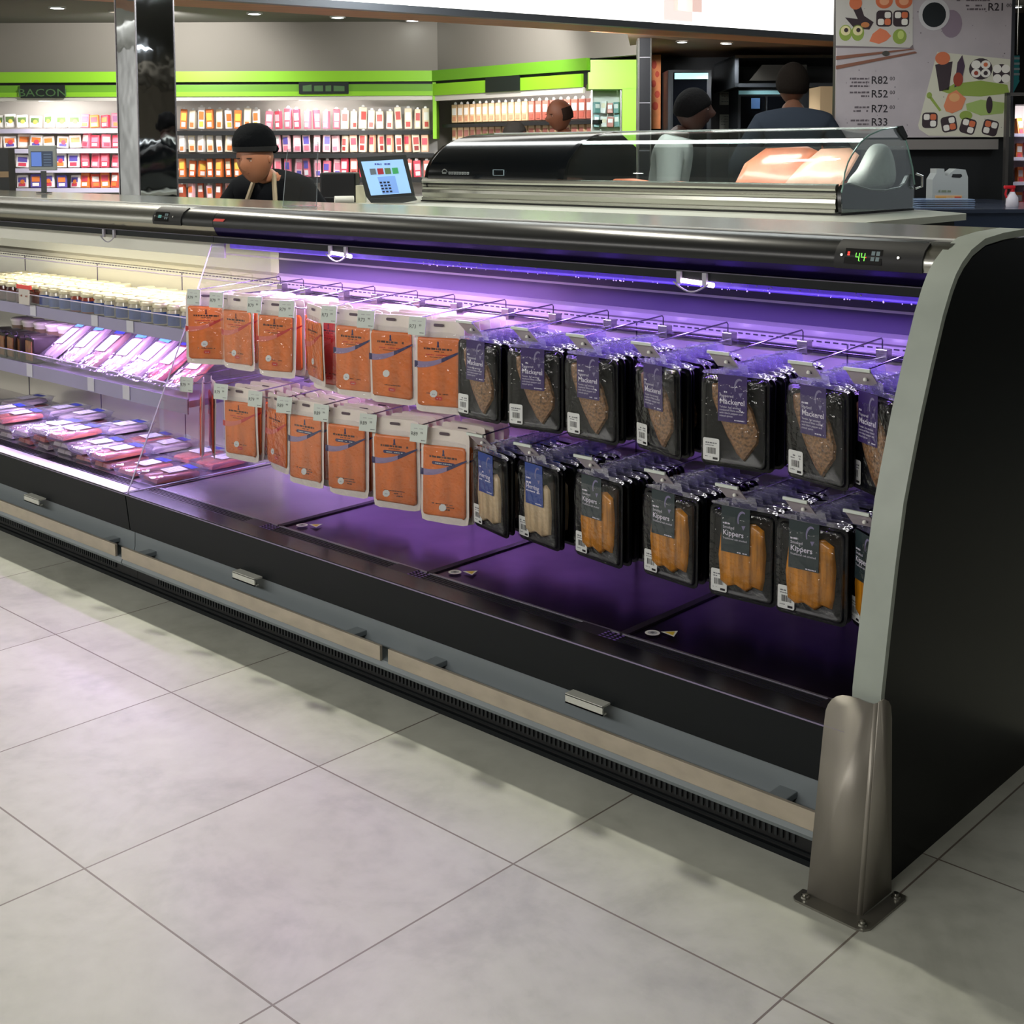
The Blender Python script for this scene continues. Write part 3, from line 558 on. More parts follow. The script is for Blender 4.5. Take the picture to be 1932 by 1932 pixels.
def row(xs, yaws, kinds, z, rowname, tags):
    for i, x in enumerate(xs):
        kd = kinds[i]; sal = kd in ('red', 'blue', 'pink', 'oval'); src = SM[kd] if sal else FM[kd]; where = f'{ORD[i] if i < 13 else "rightmost"} hook, {rowname} row'
        h = thing('display_hook', f'wire display hook with price tag, {where}', 'hook', (x, Y0, z), 0); link_mesh('wire', HW, h); link_mesh('hook_bracket', HB, h); link_mesh('tip_ball', HT, h)
        pt = link_mesh('price_tag', PT[tags[i]] if sal else PTB, h); pt.location = (-.004, -.048, .004) if sal else (-.010, -.046, .010)
        if sal: pt.rotation_euler = (0, 0, R(14+4*math.sin(i*3)))
        dx = (TDX if rowname == 'top' else BDX)[i] if sal else .012; n = (6 if kd != 'pink' else 4) if sal else 9; st = .034 if sal else .029
        if sal and i in (0,): n = 2
        if i == 3 and rowname == 'top': n = 3
        zz = z-.018 if sal else z-.042
        rnd = random.Random(i*7+(1 if rowname == 'top' else 2))
        for k in range(n):
            ms, fl = src[(i+k) % len(src)] if k else src[i % len(src)]
            kk = kd; ya = yaws[i]*(1-.10*k)+rnd.uniform(-5, 5)*(k > 0)
            if rowname == 'top' and i == 3 and k == 1: ms, fl = SM['pink'][0]; ya = 4; kk = 'pink'; dx += .035
            lab = f'{kword[kk]} in front on {where}' if k == 0 else f'{kword[kk]} behind the front one, {where}'
            parts = None if k == 0 else (['backing_sheet', 'salmon_slices', 'print'] if sal else ['tray', 'fish_fillet', 'label', 'hang_tab', 'barcode_sticker'])
            make_pack('salmon_pack' if sal else 'fish_pack', ms, fl, lab, 'food pack', None if k == 0 else f'packs behind the front one, {where}',
                      (x+dx+rnd.uniform(-.004, .004)*(k > 0), Y0-.012+k*st, zz+rnd.uniform(-.004, .003)*(k > 0)), R(ya), parts, R(rnd.uniform(-1.5, 1.5)))
row(TOP, tyaw, tkind+['mack']*5+['herb', 'mack'], .935, 'top', ['7999']*4+['7399']*3+['']*7)
row(BOT, byaw, bkind+['her', 'her']+['kip']*5, .645, 'bottom', ['7999']*3+['8999']*4+['']*7)
# bars the hooks clip to
for z, nm in ((.912, 'upper'), (.622, 'lower')):
    m = MB(); m.tube([(XJ+.02, YB-.02, z), (XR-.02, YB-.02, z)], .005, WIRE, 8)
    for k in range(5): m.box((XJ+.03+k*.61, YB-.022, z-.004), (XJ+.045+k*.61, YB, z+.004), STEEL)
    m.v = [(a-c1.location.x, b-.8, c) for a, b, c in m.v]; m.obj('hook_bar', c1)

# ------------------------------------------------------------------ jars on the upper shelf of the left case
LID = P('jar_lid', (226, 218, 188), .28, .35); LIDR = P('jar_lid_side', (190, 184, 160), .35, .4)
def jar_meshes(lc, cont, band=None):
    a = MB(); a.lathe([(0, 0), (.028, 0), (.0325, .004), (.0325, .052), (.029, .060), (.029, .064)], P('content_'+str(cont), cont, .12, coat=.6, noise=((60, 60, 60), .15)), 18)
    b = MB(); n = 15; vs = [(.0332*math.cos(R(-170+160*i/n)), .0332*math.sin(R(-170+160*i/n)), z) for z in (.008, .048) for i in range(n+1)]
    b.add(vs, [(i, i+1, n+2+i, n+1+i) for i in range(n)], lc, True)
    c = MB(); c.lathe([(.0335, .062), (.0345, .064), (.0345, .078), (.032, .0805), (.030, .0795), (0, .0795)], LID if not band else band, 20)
    return [('jar_glass', a.mesh('jar_glass')), ('label', b.mesh('label')), ('lid', c.mesh('lid'))]
JB = jar_meshes(P('jar_label_blue', (40, 78, 160), .35, noise=((90, 90, 60), .3)), (196, 188, 168)); JR = jar_meshes(P('jar_label_blue', (40, 78, 160), .35), (150, 66, 50)); JD = jar_meshes(P('jar_label_brown', (92, 40, 34), .35), (70, 28, 24))
rw = ['front', 'second', 'third', 'rear']; rj = random.Random(2)
for r_ in range(4):
    for i in range(13):
        x = -1.275+i*.0815+rj.uniform(-.003, .003)
        if r_ == 3 and i in (3, 12): continue
        ms = JR if (r_ == 0 and i in (3, 4)) else JB
        t = thing('glass_jar', f'glass jar with blue label and pale lid, {rw[r_]} row of the upper shelf' if ms is JB else 'blue-labelled jar with reddish contents, front row of the upper shelf', 'jar', (x, .668+r_*.077+rj.uniform(-.003, .003), .7905), rj.uniform(-.3, .3), f'blue label jars, {rw[r_]} row' if ms is JB else 'reddish jars in the front row')
        for n, me in ms: link_mesh(n, me, t)
    for i in range(8):
        t = thing('glass_jar', f'dark brown jar with pale lid at the far left, {rw[r_]} row of upper shelf', 'jar', (-1.375-i*.0815, .668+r_*.077, .7905), 0, f'dark jars, {rw[r_]} row')
        for n, me in JD: link_mesh(n, me, t)
m = MB(); m.box((-1.37, .600, .80), (-1.29, .604, .86), P('card_white', (196, 190, 184), .5)); m.box((-1.385, .599, .86), (-1.275, .606, .876), P('card_red', (226, 70, 60), .4)); scrib(m, -1.36, -1.30, .83, .008, P('print_brown2', (130, 70, 50), .5), .5995, rj)
o = m.obj('price_card'); tag(o, 'red-topped price card clipped to the upper shelf front among the jars', 'price card')

# ------------------------------------------------------------------ fish trays
FCOL = {'salmon': P('fillet_salmon', (226, 130, 108), .35, coat=.5, noise=((40, 14, 40), .2), bump=((40, 14, 40), .4)), 'white': P('fillet_white', (222, 206, 202), .35, coat=.5, noise=((40, 14, 40), .12), bump=((40, 14, 40), .4)), 'brown': P('fillet_brown', (168, 130, 112), .35, coat=.5, noise=((40, 14, 40), .2)), 'red': P('fillet_red', (206, 110, 110), .35, coat=.5, noise=((50, 20, 50), .3), bump=((60, 20, 60), .6))}
TR = P('label_tray', (228, 226, 232), .45); BL = P('sticker_blue', (52, 66, 172), .4); TEAL = P('sticker_teal', (90, 170, 200), .4)
def tray_meshes(kind, L_, W_, seed, stick=BL):
    """tray lying flat, long side along y"""
    rnd = random.Random(seed); Mx = Matrix(((1, 0, 0, 0), (0, 0, 1, 0), (0, -1, 0, 0), (0, 0, 0, 1)))   # (x,y,z)->(x, z, -y): a front-facing drawing laid on its back
    a = MB(); a.add([(sx*(W_/2-i_), sy*(L_/2-i_), z) for z, i_ in ((0, .012), (.024, .003), (.026, -.004)) for sx, sy in ((-1, -1), (1, -1), (1, 1), (-1, 1))], [(3, 2, 1, 0)]+[(r*4+i, r*4+(i+1) % 4, r*4+4+(i+1) % 4, r*4+4+i) for r in (0, 1) for i in range(4)], TRAYC)
    f = MB(); nf = 2 if kind != 'brown' else 1
    for k in range(nf):
        c = (k-(nf-1)/2)*W_*.40; hw = W_*.36/nf+.010
        dome(f, [(c-hw*.8, -L_*.40), (c+hw*.8, -L_*.41), (c+hw, -L_*.1), (c+hw*.9, L_*.22), (c+hw*.5, L_*.38), (c-hw*.5, L_*.40), (c-hw, L_*.2), (c-hw*.95, -L_*.1)], -.004, .020, FCOL[kind], M=Mx)
    l = MB(); y = -.0285; face(l, [(-W_*.30, -L_*.14), (W_*.26, -L_*.14), (W_*.26, L_*.20), (-W_*.30, L_*.20)], y, TR, Mx)
    for q in range(4): 
        mm = MB(); scrib(mm, -W_*.26, W_*.2, -L_*.10+q*L_*.07, .004, P('print_grey', (170, 172, 176), .5), y-.0003, rnd); l.add([Mx @ Vector(p) for p in mm.v], mm.f, mm.mats[0])
    s = MB(); face(s, [(-W_*.28, L_*.24), (W_*.30, L_*.24), (W_*.30, L_*.38), (-W_*.28, L_*.38)], y, stick, Mx)
    c = MB(); dome(c, [(-W_/2, -L_/2), (W_/2, -L_/2), (W_/2, L_/2), (-W_/2, L_/2)], -.0262, .0018, GLASS('cling_film', (246, 246, 250), .10, .10, .04, (225, 222, 240), (22, .8)), rings=((1, 0), (.9, .8), (.6, 1)), M=Mx)
    return [('tray', a.mesh('tray')), ('fillet', f.mesh('fillet')), ('label', l.mesh('label')), ('sticker', s.mesh('sticker')), ('cling_film', c.mesh('cling_film'))]
TM = {k: tray_meshes(k, .205, .118, 60+i) for i, k in enumerate(('salmon', 'white', 'red', 'brown'))}; TT = {k: tray_meshes(k, .25, .135, 80+i, TEAL if k == 'white' else BL) for i, k in enumerate(('salmon', 'white', 'red', 'brown'))}
rt = random.Random(9)
def tray(ms, kind, label, group, p, rot):
    t = thing('fish_tray', label, 'food tray', p, 0, group); t.rotation_euler = rot
    for n, me in ms[kind]: link_mesh(n, me, t)
kn = {'salmon': 'orange salmon', 'white': 'pale fillets', 'red': 'red fish', 'brown': 'brown fillet'}
# flat on the deck: (x, y) stacks
for (r_, y, xs, hs) in ((0, .575, [-.275, -.43, -.585, -.72, -.86, -1.0, -1.14, -1.29, -1.44], [1, 1, 2, 2, 3, 3, 2, 3, 3]), (1, .80, [-.31, -.45, -.66, -.80, -.94, -1.10, -1.25, -1.42, -1.58, -1.72, -1.86], [1, 1, 1, 1, 2, 1, 2, 2, 1, 2, 1])):
    for i, (x, n) in enumerate(zip(xs, hs)):
        for q in range(n):
            kd = 'salmon' if (r_ == 0 and i in (0, 1, 2)) or (r_ == 1 and i in (0, 1)) else ('white' if (i+q) % 3 else 'salmon'); topm = q == n-1
            wh = f'{ORD[i]} {"stack" if n > 1 else "place"} from the divider, {"front" if r_ == 0 else "back"} deck row'
            tray(TM, kd, (f'clear tray of {kn[kd]}, {wh}' if n == 1 else f'clear tray of {kn[kd]}, {"topmost" if topm else ("lowest" if q == 0 else "middle")} in {wh}'), None, (x+rt.uniform(-.006, .006)+q*.004, y-q*.012+rt.uniform(-.006, .006), .3035+q*.0305), (0, 0, R(rt.uniform(-7, 7))))
# leaning on the lower shelf
for i, (x, kd) in enumerate(zip([-.33, -.49, -.63, -.78, -.93, -1.08, -1.23], ['salmon', 'red', 'white', 'white', 'brown', 'white', 'white'])):
    tray(TT, kd, f'clear tray of {kn[kd]} leaning back on lower shelf, {ORD[i]} from the clear divider', None, (x, .735, .648), (R(36), R(rt.uniform(-6, 2)), R(-6+rt.uniform(-4, 4))))
def brown_pack():
    a = MB(); a.box((-.035, -.055, 0), (.035, .055, .10), P('dark_tray', (34, 26, 26), .35), bev=.006); b = MB(); b.box((-.030, -.058, .012), (.030, -.054, .088), P('fish_dark_brown', (140, 90, 48), .4, coat=.6, noise=((50, 50, 50), .4))); c = MB(); c.tube([(-.03, -.06, .1), (-.02, -.062, .113), (.02, -.062, .113), (.03, -.06, .1)], .0025, P('dark_grip', (40, 40, 48), .3), 6)
    return [('pack_body', a.mesh('pack_body')), ('fish_piece', b.mesh('fish_piece')), ('grip_edge', c.mesh('grip_edge'))]
BP = brown_pack()
for i in range(6):
    t = thing('smoked_fish_pack', f'dark pack of brown smoked fish on lower shelf, {ORD[i]} left of the clear trays', 'food pack', (-1.345-i*.076, .68, .566), R(rt.uniform(-25, -5)))
    for n, me in BP: link_mesh(n, me, t)
def tub():
    a = MB(); a.lathe([(0, 0), (.036, 0), (.044, .05), (.046, .052), (.046, .060), (.040, .064), (0, .064)], P('tub_white', (224, 220, 208), .35), 18); b = MB(); b.lathe([(.0385, .014), (.0425, .036)], P('tub_band', (120, 104, 84), .4), 18); return [('tub_body', a.mesh('tub_body')), ('tub_band', b.mesh('tub_band'))]
TB = tub()
for i in range(5):
    for q in range(2):
        t = thing('plastic_tub', 'white plastic tub stacked at the back left of the lower shelf', 'tub', (-1.36-i*.098, .80, .566+q*.066), 0, 'white tubs on the lower shelf')
        for n, me in TB: link_mesh(n, me, t)
# ------------------------------------------------------------------ background: frame B faces the camera squarely
class BT:
    """a thing placed in frame B; o is its base point, parts are given in frame B coordinates"""
    def __init__(s, name, label, cat, o, group=None, rot=0.):
        s.o = Vector(o); s.rot = rot; s.t = thing(name, label, cat, bw(*o), BR+rot, group)
    def part(s, n, mb, par=None):
        mb.v = [tuple(Vector(p)-s.o) for p in mb.v]; return mb.obj(n, par or s.t)
def zat(py, Y, px=966): return loc(px, py, Y)[1]
def xat(px, Y, py=285): return loc(px, py, Y)[0]
def bx_px(mb, x0, y0, x1, y1, Y, d, m, bev=0):
    """box whose front face fills pixels (x0,y0)-(x1,y1) at distance Y, depth d"""
    X0, Z1 = loc(x0, y0, Y); X1, _ = loc(x1, y0, Y); _, Z0 = loc((x0+x1)/2, y1, Y); return mb.box((X0, Y, Z0), (X1, Y+d, Z1), m, bev=bev)
def Bstruct(name, mb):
    o = mb.obj(name); o.location = bw(0, 0); o.rotation_euler = (0, 0, BR); o['kind'] = 'structure'; return o
GRN = P('header_green', (140, 200, 40), .45); GRND = P('header_green_deep', (104, 160, 36), .45); CREAM = P('cabinet_white', (222, 216, 210), .45)
YW = 16.
# walls behind the wall cabinets
xc = xat(820, YW); xl = xat(-900, YW); ztop = zc
m = MB(); m.box((xl, YW+.75, 0), (xc+.6, YW+.9, ztop), WALLP); Bstruct('wall_back', m)
m = MB(); m.box((xl, YW+.05, zat(133, YW)), (xc+.1, YW+.15, ztop), WALLP); Bstruct('trim_1', m)
P0 = Vector((xc, YW)); P1 = Vector((xat(1113, 13.9), 13.9)); dr = (P1-P0); LR = dr.length; AR = math.atan2(dr.y, dr.x); dr.normalize(); nr = Vector((-dr.y, dr.x))
P2 = P0+dr*3.38
m = MB(); a = P0+nr*.06; b = P2+nr*.06; m.prism([(a.x, a.y), (b.x, b.y), (b.x+nr.x*.1, b.y+nr.y*.1), (a.x+nr.x*.1, a.y+nr.y*.1)], zat(133, YW), ztop, WALLP, 'z'); Bstruct('trim_2', m)
m = MB(); a = P0+nr*.8; b = P0+dr*LR+nr*.8; m.prism([(a.x, a.y), (b.x, b.y), (b.x+nr.x*.1, b.y+nr.y*.1), (a.x+nr.x*.1, a.y+nr.y*.1)], 0, ztop, WALLP, 'z'); Bstruct('wall_side', m)
# left wall cabinet
z_gt, z_gb, z_vt, z_vb = zat(133, YW), zat(153, YW), zat(158, YW), zat(180, YW)
bt = BT('wall_cabinet', 'long refrigerated wall cabinet with green header behind the chef', 'refrigerator', ((xl+xc)/2, YW+.4, 0))
m = MB(); m.box((xl, YW+.62, .0), (xc, YW+.7, z_gb), CREAM); m.box((xl, YW, 0), (xc, YW+.62, .45), MATBLK); m.box((xl, YW+.0, z_vb+.05), (xc, YW+.62, z_gt), MATBLK); bt.part('body', m)
m = MB(); m.box((xl, YW-.05, z_gb), (xc+.02, YW+.0, z_gt), GRN); bt.part('green_header', m)
m = MB(); m.box((xl, YW-.02, z_vb), (xc+.02, YW+.0, z_vt), GRND); m.box((xl, YW-.03, z_vb), (xc+.02, YW-.02, z_vb+.055), GRN); m.box((xl, YW-.01, zat(188, YW)), (xc, YW+.02, z_vb), P('lamp_cover', (214, 208, 198), .4)); vl = bt.part('valance', m)
def signb(x0, x1, y0, y1, Y, txt, par, bt):
    m = MB(); X0 = xat(x0, Y); X1 = xat(x1, Y); Z0 = zat(y1, Y); Z1 = zat(y0, Y); m.box((X0, Y-.05, Z0), (X1, Y-.03, Z1), P('sign_black', (18, 28, 22), .5)); q = (X1-X0)*.08
    if txt != 'BACON': rs = random.Random(11); scrib(m, X0+q, X1-q, Z0+.03, (Z1-Z0)*.6, P('sign_green', (74, 110, 64), .5), Y-.052, rs); txt = ''
    if txt: m.text(txt, (Z1-Z0)*.85, (X0+X1)/2, Z0+.02, P('sign_green', (74, 110, 64), .5), Y-.052, 'CENTER', sx=1.3)
    bt.part('sign', m, None)
signb(45, 128, 158, 182, YW, 'BACON', vl, bt); signb(567, 660, 154, 176, YW, 'VIENNAS', vl, bt)
m = MB(); bx_px(m, 816, 155, 823, 262, YW-.03, .6, GRN); bt.part('end_post', m)
def shelfB(py, x0, x1, bt, dark=False):
    m = MB(); X0 = xat(x0, YW); X1 = xat(x1, YW); z = zat(py, YW); m.box((X0, YW+.14, z-.02), (X1, YW+.62, z), CREAM if not dark else MATBLK); m.box((X0, YW+.12, z-.045), (X1, YW+.14, z+.01), P('rail_lilac', (206, 200, 222), .4) if not dark else MATBLK); bt.part('shelf', m)
for py in (241, 279, 316, 354): shelfB(py, -60, 330, bt)
for py in (246, 290, 337): shelfB(py, 330, 818, bt, True)
shelfB(377, 330, 818, bt)
# packs in the wall cabinets
_pk = {}
def packet(cols, w_, h, d=.05, cap=False):
    k = (cols, w_, h, cap)
    if k in _pk: return _pk[k]
    m = MB(); c = [P('pk_%d_%d_%d' % q, q, .4) for q in cols]; m.box((-w_/2, -d/2, 0), (w_/2, d/2, h), c[0], bev=min(w_, h)*.08)
    if len(c) > 1: m.box((-w_*.36, -d/2-.004, h*.42), (w_*.36, -d/2, h*.80), c[1])
    if len(c) > 2: m.box((-w_*.30, -d/2-.005, h*.10), (w_*.30, -d/2, h*.34), c[2])
    if len(c) > 3: m.prism(disc(w_*.05, h*.45, w_*.2, w_*.2, 8), -d/2-.009, -d/2, c[3], 'y')
    if cap: m.prism(disc(0, h+w_*.10, w_*.24, w_*.24, 8), -.004, .004, P('pk_250_250_250', (250, 250, 250), .4), 'y')
    _pk[k] = m.mesh('food_packet'); return _pk[k]
def prow(x0, x1, py, hpx, step, colsets, label, group, cap=False, Y=YW, rows=1, origin=None, name='food_packet'):
    rnd = random.Random(int(x0+py)); px = x0; i = 0
    while px < x1-step*.6:
        cs = colsets[i % len(colsets)]; w_ = step/FPX*Y*(.78 if cap else .92); h = hpx/FPX*Y; X, Z = loc(px+step/2, py, Y+.2); h *= rnd.uniform(.84, 1.06); w_ *= rnd.uniform(.85, 1.04); w_ = round(w_/.01)*.01; h = round(h/.012)*.012
        o = link_mesh(name, packet(cs, round(w_, 3), round(h, 3), .05, cap)); o.location = bw(X, Y+.2+rnd.uniform(-.02, .02), Z); o.rotation_euler = (R(-8) if not cap else 0, R(rnd.uniform(-4, 4)), BR+R(rnd.uniform(-30, 30))); tag(o, label, 'food pack', group)
        px += step*rnd.uniform(.96, 1.06); i += 1
W_ = (246, 240, 238); PK = (232, 120, 140); RD = (214, 70, 92); OR = (236, 130, 64); YL = (240, 206, 90); BLU_ = (96, 84, 170); GN = (96, 120, 70); CRM = (242, 226, 200); DR = (150, 50, 50); PKL = (240, 190, 196)
for r_, (py, A, Bc) in enumerate(((241, [((236, 232, 226), GN, W_, YL)], [(PK, (150, 90, 130), OR), (OR, RD, PKL), (RD, OR, W_)]), (279, [(W_, OR, BLU_, RD), ((238, 224, 214), OR, W_)], [(PK, W_, RD), (RD, PK, PKL)]), (316, [(W_, BLU_, OR, RD), ((236, 230, 230), BLU_, RD)], [(RD, PK, W_), (PK, RD, PKL)]), (354, [(BLU_, OR, W_), (W_, BLU_, RD, OR)], [(OR, RD, W_), ((222, 90, 70), W_, OR)]))):
    nm = ('top', 'second', 'third', 'bottom')[r_]
    prow(-40, 150, py, 26, 24, A, f'small colourful meat packet left of the pillar, {nm} shelf of the wall cabinet', f'meat packets, {nm} shelf left')
    prow(152, 226, py, 28, 19, Bc, f'pink or red meat packet beside the pillar, {nm} shelf of the wall cabinet', f'red meat packets, {nm} shelf by the pillar')
for r_, (py, hh, L3) in enumerate(((243, 38, [[(OR, YL, W_), (CRM, W_, OR), (W_, OR, YL)], [(PK, W_, PKL), (RD, PKL, W_)], [(CRM, (206, 84, 80), W_), (CRM, W_, (206, 84, 80))]]), (287, 36, [[(W_, (244, 236, 230), OR), (CRM, W_, OR)], [(PKL, BLU_, PK), (PKL, W_, PK)], [(CRM, (196, 80, 80), DR), ((238, 190, 160), RD, CRM)]]), (334, 36, [[(OR, YL, W_), ((226, 110, 50), CRM, W_)], [(PK, BLU_, W_), (PKL, PK, BLU_)], [(RD, PKL, W_), ((214, 120, 110), W_, DR)]]), (375, 30, [[((190, 90, 60), W_), (PKL, OR, W_)], [(PKL, W_)], [(PKL, RD)]]))):
    nm = ('top', 'second', 'third', 'bottom')[r_]; q = ((337, 496), (498, 638), (642, 814))
    for j, (a, b) in enumerate(q):
        if r_ == 3 and j: continue
        wd = ('yellow and orange', 'pink', 'cream and red')[j]
        prow(a, b, py, hh, 17 if j != 1 else 18, L3[j], f'{wd} packet on the wall cabinet {nm} row, {("right of the pillar", "behind the chef", "by the green post")[j]}', f'{wd} packets, {nm} row', True)
area('cabinet_light', bw(xat(80, YW), YW+.02, z_vb-.03), bw(xat(80, YW), YW+.4, 1.4), 2.6, .08, 34, (1, .97, .92)).rotation_euler
area('cabinet_light', bw(xat(570, YW), YW+.02, z_vb-.03), bw(xat(570, YW), YW+.4, 1.4), 3.2, .08, 42, (1, .97, .9))
# right-hand wall cabinet, turned at the corner
def RB(t, z, dn=0.):   # point along the right cabinet: t metres from the corner, dn metres behind its front
    p = P0+dr*t+nr*dn; return (p.x, p.y, z)
bt2 = BT('wall_cabinet', 'angled refrigerated wall cabinet with green header and sliced meats, right of the corner', 'refrigerator', RB(LR/2, 0, .4))
def rbox(mb, t0, t1, z0, z1, d0, d1, m):
    q = [RB(t0, z0, d0), RB(t1, z0, d0), RB(t1, z0, d1), RB(t0, z0, d1)]; mb.add(q+[(a, b, z1) for a, b, c in q], [(0, 3, 2, 1), (4, 5, 6, 7), (0, 1, 5, 4), (1, 2, 6, 5), (2, 3, 7, 6), (3, 0, 4, 7)], m)
zr = [z_gt, z_gb, z_vt+.0, z_vb, zat(190, YW)]
m = MB(); rbox(m, 0, LR, 0, zr[1], .62, .7, CREAM); rbox(m, 0, LR, 0, .45, 0, .62, MATBLK); rbox(m, 0, LR, zr[3]+.03, zr[0], .0, .62, MATBLK); bt2.part('body', m)
m = MB(); rbox(m, 0, LR, zr[1], zr[0], -.05, 0, GRND); bt2.part('green_header', m)
m = MB(); rbox(m, 0, LR-.1, zr[3], zr[2], -.03, 0, GRN); rbox(m, 0, LR-.1, zr[4], zr[3], -.01, .02, P('lamp_cover', (214, 208, 198), .4)); bt2.part('valance', m)
m = MB(); rbox(m, LR*.38, LR*.60, zr[3]+.0, zr[1]-.0, -.045, -.03, P('sign_black', (18, 28, 22), .5)); bt2.part('sign', m)
for z in (zat(234, YW), zat(275, YW)):
    m = MB(); rbox(m, 0, LR, z-.04, z, .12, .6, MATBLK); bt2.part('shelf', m)
for r_, (zz, h) in enumerate(((zat(231, YW), .22), (zat(270, YW), .20))):
    n = 21; rnd = random.Random(r_)
    for i in range(n):
        t = .1+(LR-.35)*i/(n-1); cs = (((214, 180, 140), W_, (200, 140, 110)) if i < 12 else ((176, 100, 84), W_, (170, 84, 70))) if r_ == 0 else ((220, 190, 150), (206, 130, 120), W_)
        o = link_mesh('food_packet', packet(cs, .095, h, .05, True)); p = RB(t, zz, .25); o.location = bw(*p); o.rotation_euler = (0, 0, BR+AR+R(rnd.uniform(-8, 8)))
        tag(o, f'sliced meat packet with white cap, {("upper", "lower")[r_]} row of the angled wall cabinet', 'food pack', f'sliced meats, {("upper", "lower")[r_]} row of the angled cabinet')
pm = RB(LR/2, zr[4]-.02, .03); area('cabinet_light', bw(*pm), bw(*RB(LR/2, 1.4, .4)), 2.0, .08, 9, (1, .96, .9))
# green end panel with its window
Yg = 13.85; g = BT('green_end_panel', 'bright green panel framing the glass window at the end of the angled cabinet', 'panel', (xat(1158, Yg), Yg, 0))
m = MB(); bx_px(m, 1114, 113, 1203, 139, Yg, .4, P('panel_green_bright', (160, 222, 60), .45)); bx_px(m, 1110, 136, 1204, 168, Yg-.06, .4, P('panel_green_bright', (160, 222, 60), .45)); X0, X1 = xat(1173, Yg), xat(1204, Yg); m.box((X0, Yg-.06, 0), (X1, Yg+.34, zat(168, Yg)), P('panel_green_bright', (160, 222, 60), .45)); g.part('green_frame', m)
m = MB(); bx_px(m, 1117, 168, 1173, 300, Yg, .01, GLASSC); bx_px(m, 1115, 168, 1118, 300, Yg, .02, STEEL); bx_px(m, 1170, 168, 1173, 300, Yg, .02, STEEL); g.part('window', m)
m = MB(); bx_px(m, 1117, 168, 1173, 300, Yg+.3, .05, CREAM); g.part('rear_panel', m)
for k, py in enumerate((214, 240)): prow(1119, 1171, py, 22, 13, [((120, 160, 160), W_), (W_, CRM), ((200, 120, 110), W_)], 'small packet behind the window of the green end panel', 'packets behind the green window', False, Yg-.1+.1)

# fascia with backlit panel, soffit
zf = 2.5; A_ = Vector((xat(600, 9.75), 9.75)); B_ = Vector((xat(1577, 12.96), 12.96)); d_ = (B_-A_).normalized(); n_ = Vector((-d_.y, d_.x)); S_ = A_-d_*3.5; E_ = B_+d_*2.2
def seg(mb, a, b, z0, z1, d0, d1, m):
    q = [a+n_*d0, b+n_*d0, b+n_*d1, a+n_*d1]; mb.add([(p.x, p.y, z0) for p in q]+[(p.x, p.y, z1) for p in q], [(0, 3, 2, 1), (4, 5, 6, 7), (0, 1, 5, 4), (1, 2, 6, 5), (2, 3, 7, 6), (3, 0, 4, 7)], m)
f = BT('backlit_fascia', 'long bright backlit fascia panel hanging over the deli counters', 'sign', ((A_.x+B_.x)/2, (A_.y+B_.y)/2, zf))
m = MB(); seg(m, S_, E_, zf, zf+.9, 0, .06, P('fascia_lit', (250, 250, 246), .5, emit=(255, 253, 246), es=2.2)); f.part('lit_panel', m)
m = MB(); pkf = P('fascia_print', (232, 196, 186), .5, emit=(236, 204, 194), es=.95)
for (t0, t1, z0, z1, c) in ((.62, .68, .12, .5, pkf), (.60, .66, .03, .3, P('fascia_print2', (238, 214, 208), .5, emit=(240, 222, 216), es=1.1)), (.72, .80, .28, .8, P('fascia_print2', (238, 214, 208), .5)), (.55, .585, .2, .7, P('fascia_print2', (238, 214, 208), .5))):
    p = A_+(B_-A_)*t0; q = A_+(B_-A_)*t1; seg(m, p, q, zf+z0, zf+z1, -.004, 0, c)
f.part('printed_image', m)
m = MB(); seg(m, S_, E_, zf-.055, zf, -.02, .06, P('fascia_metal', (118, 122, 132), .4)); f.part('metal_edge', m)
WOOD = P('soffit_wood', (228, 158, 112), .5, noise=((2, 20, 2), .12))
m = MB(); seg(m, S_, E_, zf-.05, zf-.02, .06, .55, WOOD); seg(m, S_, E_, zf-.02, zf+.45, .5, .55, MATBLK); f.part('wooden_underside', m)
Yk = 15.0
m = MB(); a = A_+(B_-A_)*.60; m.prism([(a.x+n_.x*.5, a.y+n_.y*.5), (E_.x+n_.x*.5, E_.y+n_.y*.5), (E_.x+1, Yk+.6), (xat(1203, Yk), Yk+.6)], zf-.045, zf-.02, P('soffit_brown', (128, 98, 76), .6), 'z'); Bstruct('trim_3', m)
KB = P('kitchen_black', (13, 15, 19), .45)
m = MB(); m.box((xat(1203, Yk), Yk+.3, 0), (xat(2300, Yk), Yk+.4, ztop), KB); Bstruct('wall_kitchen', m)
# ceiling downlights
DLE = P('lamp_glow', (255, 255, 255), .5, emit=(240, 250, 255), es=14.); DLR = P('lamp_ring', (190, 188, 180), .5)
def downlight(px, py, z, r, label, dim=False):
    d = ray(px, py); p = CP+d*((z-CP.z)/d.z); t = thing('downlight', label, 'ceiling light', p); m = MB(); m.lathe([(r*1.25, .0), (r*1.25, -.012), (r*.98, -.012), (r*.98, .0)], DLR, 20, caps=False); m.obj('ring', t); m = MB(); m.lathe([(r, -.010), (r, -.004), (0, -.004)][::-1], DLE if not dim else P('lamp_dim', (200, 180, 160), .5, emit=(220, 180, 150), es=.5), 20); m.obj('lens', t); return p
for i, (px, py) in enumerate(((108, 14), (480, 25), (637, 32), (778, 38))):
    downlight(px, py, zc-.001, .072, ('lit round downlight at the far left of the ceiling', 'lit round downlight just right of the pillar', 'middle downlight above the wall cabinet right of the pillar', 'downlight nearest the fascia above the cabinet corner')[i])
downlight(218, 21, zc-.001, .06, 'unlit downlight beside the chrome pillar', True)
for i, (px, py) in enumerate(((1287, 78), (1371, 81))): p = downlight(px, py, zf-.046, .05, ('smaller lit downlight in the brown kitchen soffit', 'larger lit downlight in the brown kitchen soffit')[i])
